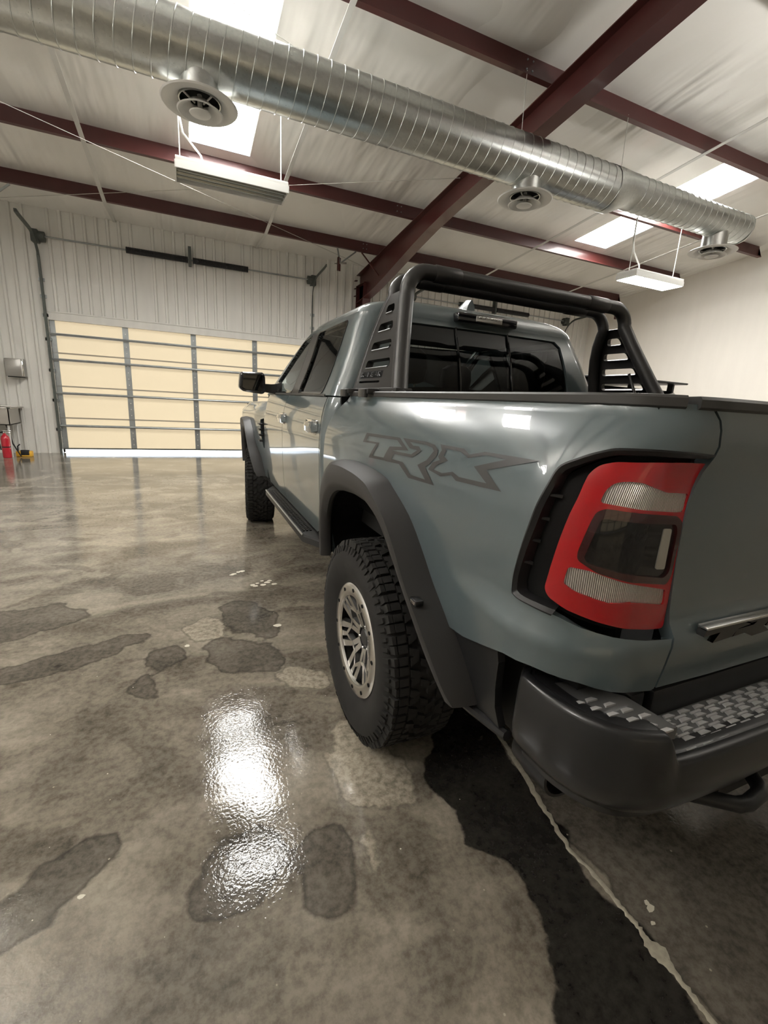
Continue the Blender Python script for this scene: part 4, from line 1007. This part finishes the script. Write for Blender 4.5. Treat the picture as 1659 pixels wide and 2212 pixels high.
# ---- cab lower body: doors, corner, rocker
Wc = spl([(.50,.93),(.58,.955),(.66,.978),(.8,.998),(.95,1.007),(1.1,1.011),(1.22,1.013),(1.30,1.010),(1.36,1.001),(1.42,.985),(1.47,.963)])
def cabl(y, z): return (-(Wc(z)+.004*sm(1.30, 1.20, z)-.0), y, z)
FO = (-1, 0, .3)
for mir in (0, 1):
    d1 = panel('rear_door', cabl, [(.795,1.455),(1.825,1.455),(1.84,1.2),(1.835,.70),(1.80,.655),(.90,.655),(.80,.70),(.775,.9),(.78,1.2)], (), PAINT, truck, .05, 0, .02, mir, FO)
    d2 = panel('front_door', cabl, [(1.833,1.455),(2.66,1.455),(2.66,1.2),(2.64,.78),(2.58,.655),(1.812,.655),(1.842,.70),(1.847,1.2)], (), PAINT, truck, .05, 0, .02, mir, FO)
    for d, y0, y1 in ((d1, .83, 1.06), (d2, 1.72, 1.95)):
        mb = MB(); yc = (y0+y1)/2
        mb.loft([[(-1.013, y, z0), (-1.045*k+-1.013*(1-k), y, z0+.004), (-1.052*k-1.013*(1-k), y, (z0+z1)/2+.004), (-1.045*k-1.013*(1-k), y, z1-.004), (-1.013, y, z1)] for y, k, z0, z1 in ((y0, .0, 1.262, 1.305), (y0+.03, .85, 1.252, 1.312), (yc, 1, 1.250, 1.314), (y1-.03, .85, 1.254, 1.312), (y1, 0, 1.262, 1.303))], closed=True, cap=True)
        mb.build('door_handle', CHROME if False else P('handle_grey', (.10, .12, .125), .18, 0, 1), d, 25, bool(mir))
        mb = MB().rbox(-1.018, -1.0, y0+.02, y1+.03, 1.243, 1.325, .006); mb.build('handle_recess', CHROME, d, 35, bool(mir))
    panel('belt_moulding', cabl, [(.86,1.458),(2.70,1.458),(2.72,1.472),(.86,1.472)], (), P('belt_trim', (.06, .058, .055), .4), truck, .06, .004, .01, mir, FO)
    panel('rocker', cabl, [(.66,.65),(2.66,.65),(2.66,.52),(.66,.52)], (), BLACKP, truck, .08, -.012, .02, mir, FO)
# side steps
for mir in (False, True):
    mb = MB(); sx0, sx1 = -1.075, -.965
    mb.loft([[(x0, y, .600), (x0-.0, y, .636), (x0+.012, y, .644), (x1, y, .648), (x1, y, .600)] for x0, x1, y in ((-.99, -.93, .72), (sx0, sx1, .90), (sx0, sx1, 2.28), (-1.0, -.94, 2.44))], closed=True, cap=True)
    stp = mb.build('side_step', SATIN, truck, 30, mir)
    mb = MB()
    for k in range(44):
        y = .96+k*.029
        for x in (-1.052, -1.03, -1.008): mb.box(x-.007, x+.007, y, y+.016, .644, .652)
    mb.build('step_grip', SATIN, stp, 0, mir)
    MB().tube([(sx0+.003, .9, .64), (sx0+.003, 2.28, .64)], .006, 8).build('step_edge', STAIN, stp, 40, mir)
    mb = MB()
    for y in (1.1, 1.6, 2.1): mb.box(-1.02, -.85, y-.03, y+.03, .56, .61)
    mb.build('step_bracket', SATIN, stp, 0, mir)

# ---- cab upper shell
kW = spl([(.60,.965),(.66,.982),(.8,1.002),(.95,1.011),(1.1,1.015),(1.22,1.016),(1.30,1.010),(1.36,1.001),(1.42,.985),(1.47,.963),(1.50,.952),(1.60,.910),(1.75,.852),(1.88,.802),(1.93,.776)])
kR = spl([(.6,.655),(1.0,.658),(1.40,.665),(1.47,.675),(1.6,.70),(1.75,.745),(1.88,.80),(1.93,.815)])
kF = spl([(1.45,2.80),(1.47,2.77),(1.56,2.62),(1.72,2.36),(1.86,2.06),(1.93,1.90)])
RCB = .10; LA = RCB*PI/2
def cab(s, k):
    W_, yr = kW(k), kR(k)
    if s > LA/2: return (-W_, yr+RCB+s-LA/2, k)
    if s < -LA/2: return (-W_+RCB+(-s-LA/2), yr, k)
    a = (s+LA/2)/RCB                                     # 0 at rear face .. 90deg at side
    return (-(W_-RCB)-RCB*math.sin(a), yr+RCB-RCB*math.cos(a), k)
def s_side(y, k): return y-kR(k)-RCB+LA/2
def s_rear(x, k): return -(x+kW(k)-RCB)-LA/2
def Sd(pts): return [(s_side(y, k), k) for y, k in pts]
def Rr(pts): return [(s_rear(x, k), k) for x, k in pts]
WIN_R = rounded([(.935,1.482),(1.535,1.482),(1.565,1.60),(1.60,1.885),(.985,1.885),(.945,1.70),(.925,1.56)], .035)
WIN_F = rounded([(1.755,1.482),(2.60,1.482),(2.44,1.60),(2.22,1.74),(2.00,1.865),(1.80,1.885)], .03)
out = Rr([(0, 1.93), (-.4, 1.93)])+Sd([(.915, 1.93), (1.4, 1.93), (1.90, 1.93)])+Sd([(kF(z), z) for z in (1.9, 1.86, 1.79, 1.72, 1.64, 1.56, 1.50, 1.465)])+Sd([(1.7, 1.465), (.78, 1.465)])+Rr([(-.7, 1.465), (0, 1.465), (0, 1.50), (-.60, 1.50), (-.655, 1.53), (-.645, 1.7), (-.625, 1.86), (-.58, 1.895), (0, 1.90)])
for mir in (0, 1):
    panel('cab_corner', cab, Sd([(.785,1.457),(.772,1.2),(.767,.9),(.79,.70),(.80,.655)])+Rr([(-.85,.655),(-.80,.655),(-.80,1.0),(-.80,1.457)]), (), PAINT, truck, .035, 0, .02, mir)
    panel('cab_frame', cab, out, [Sd(WIN_R), Sd(WIN_F)], PAINT, truck, .035, 0, .03, mir)
    panel('rear_door_window', cab, Sd(WIN_R), (), GL_DARK, truck, .06, -.012, 0, mir)
    panel('front_door_window', cab, Sd(WIN_F), (), GL_MID, truck, .06, -.012, 0, mir)
    panel('pillar_trim', cab, Sd([(1.535,1.472),(1.755,1.472),(1.80,1.895),(1.60,1.895)]), (), P('pillar_black', (.03, .028, .027), .35, 0, .3), truck, .05, .003, .006, mir)
    def ringpoly(w_, g): 
        c = Vector((sum(p[0] for p in w_)/len(w_), sum(p[1] for p in w_)/len(w_)))
        return [(p[0]+(p[0]-c.x)*g, p[1]+(p[1]-c.y)*g*1.6) for p in w_]
    panel('window_seal', cab, Sd(ringpoly(WIN_R, .03)), [Sd(WIN_R)], BLACKP, truck, .05, .004, .02, mir)
    panel('window_seal', cab, Sd(ringpoly(WIN_F, .03)), [Sd(WIN_F)], BLACKP, truck, .05, .004, .02, mir)
def crear(x, k):
    return (x, kR(k)-.0, k)
for a, b in ((-.66, -.19), (-.18, .19), (.20, .66)):
    l = max(a, -.62); r = min(b, .62)
    panel('rear_window', crear, [(a, 1.495), (b, 1.495), (r if b > .5 else b, 1.902), (l if a < -.5 else a, 1.902)], (), GL_DARK, truck, .08, -.012, 0, 0, (0, -1, .2))
for x in (-.185, .195):
    MB().tube([(x, kR(z)+.006, z) for z in (1.49, 1.6, 1.7, 1.8, 1.90)], .007, 6).build('window_divider', BLACKP, truck)
MB().rbox(-.19, .2, .69, .70, 1.497, 1.515, .003).build('slider_track', SATIN, truck)
# cab back wall below the glass and cab floor
mb = MB().box(-.93, .93, .665, .685, .6, 1.47); mb.box(-.95, .95, .68, 3.0, .60, .64); mb.box(-.93, .93, 2.95, 3.0, .6, 1.45); mb.build('cab_inner', BLACK, truck, 0)
# roof cap
tab = [(.776,1.93,.815,1.90),(.758,1.957,.819,1.885),(.722,1.983,.828,1.85),(.64,2.006,.845,1.79),(.48,2.024,.885,1.69),(.25,2.034,1.05,1.55),(.02,2.037,1.30,1.40)]
rings = []
for q, (W_, z, yr, yf) in enumerate(curve(tab, 26)):
    rr = min(RCB+.06*q/25, W_*.9, (yf-yr)*.45); R_ = []
    for cx, cy, a0 in ((-W_+rr, yr+rr, PI), (W_-rr, yr+rr, 1.5*PI), (W_-rr, yf-rr, 0), (-W_+rr, yf-rr, .5*PI)):
        for k in range(9): a = a0+k/8*PI/2; R_.append((cx+rr*math.cos(a), cy+rr*math.sin(a), z))
    rings.append(R_)
roof = MB().loft(rings, cap=False); roof.build('roof', PAINT, truck, 60)
# headliner, windshield, hood, fenders
MB().box(-.70, .70, .86, 1.85, 1.915, 1.93).build('headliner', P('headliner', (.10, .095, .09), .9), truck, 0)
mb = MB(); ws = []
for z in np.linspace(1.45, 1.93, 8):
    f = kF(z); W_ = kW(z); ws.append([(x*W_, f+.20*(1-abs(x)**2.2), z) for x in np.linspace(-1, 1, 15)])
mb.loft(ws, closed=False); mb.build('windshield', GL_MID, truck)
Wfd = lambda y, z: Wc(min(z, 1.42))+.035*sm(2.7, 3.2, y)*sm(.8, 1.0, z)
def fend(y, z):
    top = 1.40-.05*sm(2.7, 4.4, y)
    k = sm(top-.16, top, z)
    return (-(Wfd(y, z)-.09*k*k)*(1-.05*sm(4.2, 4.75, y)), y, z)
FA = [(2.97,.66)]+[(3.69+y*1.0, z) for y, z in [(-.70,.68),(-.62,.82),(-.52,.95),(-.40,1.05),(-.25,1.11),(0,1.13),(.25,1.11),(.40,1.05),(.52,.95),(.6,.8)]]+[(4.35,.72)]
fout = [(2.672,1.39),(3.2,1.385),(3.8,1.37),(4.4,1.35),(4.72,1.30),(4.75,.9),(4.72,.72)]+FA[::-1]+[(2.75,.66),(2.655,.78),(2.672,1.2)]
VENT = rounded([(2.74,1.235),(2.90,1.215),(2.90,1.08),(2.80,.95),(2.75,.95),(2.735,1.05)], .02)
for mir in (0, 1):
    panel('front_fender', fend, fout, [VENT], PAINT, truck, .05, 0, .02, mir, FO)
    vent = panel('fender_vent', fend, VENT, (), BLACK, truck, .05, -.02, 0, mir, FO)
    for k in range(4):
        z = 1.02+k*.052; mb = MB().box(-1.055, -1.02, 2.76, 2.885, z-.006, z+.006); mb.build('vent_slat', SATIN, vent, 0, bool(mir))
flare(3.69, 1, lambda y, z: -fend(y, z)[0])
mb = MB(); hr = []
for y in np.linspace(2.66, 4.75, 16):
    top = 1.40-.05*sm(2.7, 4.4, y); e_ = -fend(y, top-.03)[0]
    hr.append([(x*e_, y, top-.03+.055*(1-abs(x)**6)+.05*(1-abs(x)**2)*(1-sm(4.3, 4.8, y))) for x in np.linspace(-1, 1, 21)])
mb.loft(hr, closed=False); mb.build('hood', PAINT, truck, 60)
mb = MB().rbox(-.93, .93, 4.66, 4.76, .80, 1.34, .03); mb.build('grille', SATIN, truck)
mb = MB().rbox(-1.0, 1.0, 4.68, 4.86, .56, .82, .04); mb.build('front_bumper', BUMP, truck)
# mirrors
for mir in (False, True):
    rings = []
    for y, k in ((2.36, .80), (2.375, .97), (2.40, 1), (2.45, .98), (2.50, .85), (2.53, .55)):
        pts = rounded([(-1.275, 1.495), (-1.262, 1.625), (-1.07, 1.632), (-1.055, 1.60), (-1.05, 1.475), (-1.075, 1.452), (-1.24, 1.468)], .022, 3)
        rings.append([(-1.16+(x+1.16)*k, y, 1.545+(z-1.545)*k) for x, z in pts])
    mb = MB().loft(rings, cap=True); mr = mb.build('door_mirror', BLACKP, truck, 40, mir)
    mb = MB().prism(rounded([(-1.245, 1.505), (-1.235, 1.605), (-1.085, 1.608), (-1.08, 1.49), (-1.1, 1.478), (-1.225, 1.488)], .015, 3), lambda x, z: (x, 2.358, z), lambda x, z: (x, 2.366, z)); mb.build('mirror_glass', P('mirror_glass', (.05, .05, .05), .03, 1), mr, 0, mir)
    mb = MB().loft([[(x, 2.44-d, z0), (x, 2.44+d, z0), (x, 2.44+d, z1), (x, 2.44-d, z1)] for x, d, z0, z1 in ((-1.08, .03, 1.475, 1.54), (-1.0, .035, 1.465, 1.54), (-.955, .05, 1.46, 1.545), (-.92, .09, 1.46, 1.56))], cap=True); mb.build('mirror_arm', SATIN, mr, 0, mir)
    mb = MB().prism([(2.36, 1.475), (2.62, 1.475), (2.50, 1.57), (2.42, 1.56)], lambda y, z: (-kW(z)-.004, y, z), lambda y, z: (-kW(z)+.02, y, z)); mb.build('mirror_sail', BLACKP, mr, 0, mir)
# roof antenna and stop lamp
rings = []
for y, k in ((.93, .02), (.935, .9), (.99, 1), (1.06, .7), (1.14, .35), (1.20, .08)):
    h = .082*k; rings.append([(-.01-.034, y, 2.02), (-.01-.024, y, 2.02+h*.55), (-.01-.006, y, 2.02+h), (-.01+.006, y, 2.02+h), (-.01+.024, y, 2.02+h*.55), (-.01+.034, y, 2.02)])
MB().loft(rings, cap=True).build('antenna_fin', PAINT, truck, 40)
yr = kR(1.92)
mb = MB().rbox(-.20, .235, yr-.045, yr+.06, 1.930, 1.985, .012); ch = mb.build('stop_lamp', BLACKP, truck)
MB().rbox(-.075, .115, yr-.050, yr-.03, 1.940, 1.975, .006).build('stop_lamp_lens', P('cargo_lens', (.5, .49, .46), .15, .5, 1), ch)
for k in range(6): MB().rbox(-.06+k*.028, -.042+k*.028, yr-.053, yr-.045, 1.960, 1.971, .003).build('lamp_cell', CHROME, ch)
# seats and dash seen through the glass
def seat(x, y, wd):
    e_ = MB()
    e_.rbox(x-wd, x+wd, y, y+.5, .72, .92, .05, 3)
    rings = []
    for z, k, dy in ((.86, .95, 0), (1.0, 1, -.02), (1.25, 1, -.07), (1.45, .93, -.11), (1.53, .8, -.125), (1.55, .5, -.13)):
        pts = rounded([(x-wd*k, y+dy-.07), (x+wd*k, y+dy-.07), (x+wd*k, y+dy+.06), (x-wd*k, y+dy+.06)], .05, 4); rings.append([(a, b, z) for a, b in pts])
    e_.loft(rings, cap=True); return e_.build('seat', LEATHER, truck, 45)
def headrest(st, x, y, wd):
    rings = []
    for z, k in ((1.565, .6), (1.58, .9), (1.66, 1), (1.74, .93), (1.77, .6)):
        rings.append([(a, b, z) for a, b in rounded([(x-wd*k, y-.05), (x+wd*k, y-.05), (x+wd*k, y+.05), (x-wd*k, y+.05)], .045, 4)])
    MB().loft(rings, cap=True).build('headrest', LEATHER, st, 45)
    mb = MB()
    for s in (-1, 1): mb.cyl((x+s*wd*.5, y, 1.5), (x+s*wd*.5, y, 1.6), .008, 8)
    mb.build('headrest_posts', CHROME, st)
for x in (-.42, .42): st = seat(x, 1.85, .27); headrest(st, x, 1.73, .14)
st = seat(0, 1.0, .70)
for x in (-.46, .46): headrest(st, x, .90, .14)
mb = MB().rbox(-.88, .88, 2.45, 2.75, 1.1, 1.42, .06); mb.build('dashboard', LEATHER, truck)
MB().tube([(-.42+.18*math.cos(a), 2.36+.06*math.sin(a), 1.33+.17*math.sin(a)) for a in [2*PI*k/24 for k in range(24)]], .016, 8, closed=True).build('steering_wheel', LEATHER, truck)
MB().rbox(-.13, .13, 2.20, 2.23, 1.72, 1.79, .02).build('inside_mirror', SATIN, truck)

# ---- sport bar over the bed
bar = MB()
def xo(z): return .845-(z-1.49)*.28
edge_r = spl([(1.44, .10), (1.49, .135), (1.58, .192), (1.70, .262), (1.80, .318), (1.93, .385), (1.96, .395)])
edge_f = spl([(1.44, .645), (1.60, .640), (1.75, .625), (1.88, .585), (1.93, .555), (1.96, .54)])
def hoop(ef, yt, ztop_):
    pts = []
    for s in (-1, 1):
        seg = [(s*xo(z), ef(z), z) for z in (1.47, 1.54, 1.62, 1.70, 1.78, 1.86, 1.92)]
        cx, cz, R_ = xo(1.95)-.10, ztop_-.10, .10; y0 = ef(1.955)
        arc = [(s*(cx+R_*math.cos(a)), y0+(yt-y0)*math.sin(a), cz+R_*math.sin(a)) for a in [k/8*PI/2 for k in range(9)]]
        pts.append(seg+arc)
    L, R_ = pts; return L+R_[::-1]
h1 = hoop(edge_r, .40, 2.048); h2 = hoop(edge_f, .56, 2.046)
sport = MB().tube(h1, .036, 18).build('sport_bar', BARBLK, truck, 60)
MB().tube(h2, .032, 18).build('front_hoop', BARBLK, sport, 60)
for (y, z, r) in ((.40, 2.048, .039), (.56, 2.046, .035)):
    for x0, x1 in ((-.58, -.44), (.40, .55)):
        MB().tube([(x0, y, z), (x0+.004, y, z), (x1-.004, y, z), (x1, y, z)], [r-.002, r, r, r-.002], 18).build('tube_sleeve', BARBLK, sport, 50)
SLOTS = []
def sp_(y, z): return (-(xo(z)+.028), y, z)
PAN = rounded([(.14,1.50),(.645,1.50),(.64,1.62),(.625,1.75),(.585,1.885),(.56,1.955),(.405,1.955),(.36,1.88),(.262,1.70)], .02)
for zc in (1.885, 1.80, 1.712, 1.625):
    h = .019; y0, y1 = edge_r(zc)+.055, edge_f(zc)-.065
    SLOTS.append(rounded([(y0-.006, zc-h), (y1, zc-h), (y1-.004, zc+h), (y0+.016, zc+h)], .016))
SLOTS_LOW = rounded([(.33, 1.533), (.60, 1.533), (.60, 1.543), (.335, 1.543)], .004)
for mir in (0, 1):
    pn = panel('bar_panel', sp_, PAN, SLOTS+[SLOTS_LOW], BARBLK, sport, .03, 0, .028, mir, FO)
    for sl in SLOTS:
        b_ = [p for p in sl]; z0 = min(p[1] for p in b_); yy = sorted(p[0] for p in b_)
        mb = MB().tube([sp_(yy[0]+.015, z0-.003), sp_(yy[-1]-.012, z0-.003)], .0045, 6); mb.build('slot_edge', PLATE, pn, 40, bool(mir))
    # recessed name plate with raised letters
    mb = MB(); zt, zb_ = 1.588, 1.556
    q = [sp_(y, z) for y, z in ((.60, zb_), (.32, zb_), (.325, zt), (.59, zt))]
    mb.add([(x-.001, y, z) for x, y, z in q]+[(x+.006, y, z) for x, y, z in q], [(0, 1, 2, 3), (0, 1, 5, 4), (1, 2, 6, 5), (2, 3, 7, 6), (3, 0, 4, 7)]); pl_ = mb.build('name_plate', BLACK, pn, 0, bool(mir))
    letters = {'R': [[(0,0),(0,1),(.7,1),(.8,.75),(.6,.5),(0,.5)], [(.3,.5),(.8,0)]], 'A': [[(0,0),(.4,1),(.8,0)], [(.2,.4),(.6,.4)]], 'M': [[(0,0),(0,1),(.4,.4),(.8,1),(.8,0)]], 'B': [[(0,0),(0,1),(.7,1),(.7,.55),(0,.5)], [(0,0),(.8,0),(.75,.5)]]}
    mb = MB()
    for i, ch_ in enumerate('RAMBAR'):
        for st_ in letters[ch_]:
            # front of the truck is +y; read from outside on the left side front-to-rear
            pts = [sp_(.588-(i+.08+a*.85)*.0435, zb_+.006+b*.020) for a, b in st_]
            mb.tube([(x-.002, y, z) for x, y, z in pts], .0024, 5)
    mb.build('name_letters', PLATE, pl_, 0, bool(mir))
    MB().tube([(-xo(1.5)+.045, .20+.03, 1.49), (-.77, .26, 1.53), (-.755, .29, 1.60), (-.765, .33, 1.66), (-xo(1.7)+.03, .34, 1.69)], .008, 8).build('tie_loop', BARBLK, sport, 40, bool(mir))
    mb = MB().rbox(-.88, -.80, .10, .68, 1.485, 1.508, .006); mb.build('bar_foot', BARBLK, sport, 35, bool(mir))

# ================================================================== BLACK SUV beyond the truck (parallel, next bay)
suv = empty('suv', (5.06, 5.68, 0), label='black sport utility vehicle with roof platform parked beyond the pickup bed', cat='car')
def rr_ring(y, hw, z0, z1, r, tum=0):
    pts = rounded([(-hw, z0), (hw, z0), (hw-tum, z1), (-hw+tum, z1)], r, 5); return [(x, y, z) for x, z in pts]
MB().loft([rr_ring(y, h, a, b, r) for y, h, a, b, r in ((-2.32,.80,.55,.95,.1),(-2.28,.90,.42,1.10,.12),(-1.9,.95,.36,1.16,.12),(0,.97,.34,1.14,.12),(1.3,.96,.36,1.12,.12),(1.9,.93,.40,1.08,.14),(2.25,.84,.50,.98,.14),(2.32,.74,.58,.9,.1))], cap=True).build('body', BLACKP, suv, 50)
MB().loft([rr_ring(y, h, 1.05, b, .08, t) for y, h, b, t in ((-2.24,.90,1.30,.03),(-2.18,.96,1.76,.05),(-2.02,.98,1.885,.05),(-1.2,.98,1.905,.06),(0,.98,1.90,.06),(.55,.95,1.83,.07),(.9,.88,1.52,.12),(1.25,.87,1.14,.03))], cap=True).build('cabin', BLACKP, suv, 50)
SG = P('suv_glass', (.012, .013, .014), .05, 0, 1)
for mir in (False, True):
    for y0, y1, y2, y3 in ((-1.95,-1.15,-1.15,-1.9),(-1.05,-.15,-.15,-1.05),(-.05,.72,.42,-.05)):
        MB().add([(-.955, y0, 1.22), (-.955, y1, 1.22), (-.915, y2, 1.66), (-.915, y3, 1.66)], [(0, 1, 2, 3)]).build('side_window', SG, suv, 0, mir)
    MB().rbox(-.88, -.78, -2.32, -2.2, .85, 1.12, .02).build('tail_lamp', REDL, suv, 35, mir)
MB().add([(-.68, -2.245, 1.25), (.68, -2.245, 1.25), (.62, -2.19, 1.66), (-.62, -2.19, 1.66)], [(0, 1, 2, 3)]).build('back_window', SG, suv, 0)
for x in (-.82, .82):
    for y in (-1.4, 1.45):
        mb = MB().lathe([(.20,-.11),(.25,-.12),(.34,-.12),(.37,-.10),(.375,0),(.37,.10),(.34,.12),(.25,.12),(.2,.11)], 'x', (x, y, .375), 36); tw = mb.build('wheel', RUBBER, suv)
        mb = MB().lathe([(.001,-.07),(.05,-.08),(.06,-.07),(.19,-.09),(.215,-.115),(.22,-.09),(.2,.1)], 'x', (x, y, .375), 30); mb.build('rim', ALLOYD, tw)
MB().rbox(-1.0, 1.0, -2.18, -.10, 1.995, 2.025, .012).build('roof_platform', SATIN, suv)
for s in (-1, 1):
    for y in (-1.98, -1.2, -.35): MB().loft([[(s*.86+a*k, y+b*k, z) for a, b in ((-.02,-.05),(.02,-.05),(.02,.05),(-.02,.05))] for z, k in ((1.74, 1.4), (1.88, 1), (2.0, 1))], cap=True).build('rack_foot', SATIN, suv, 0)
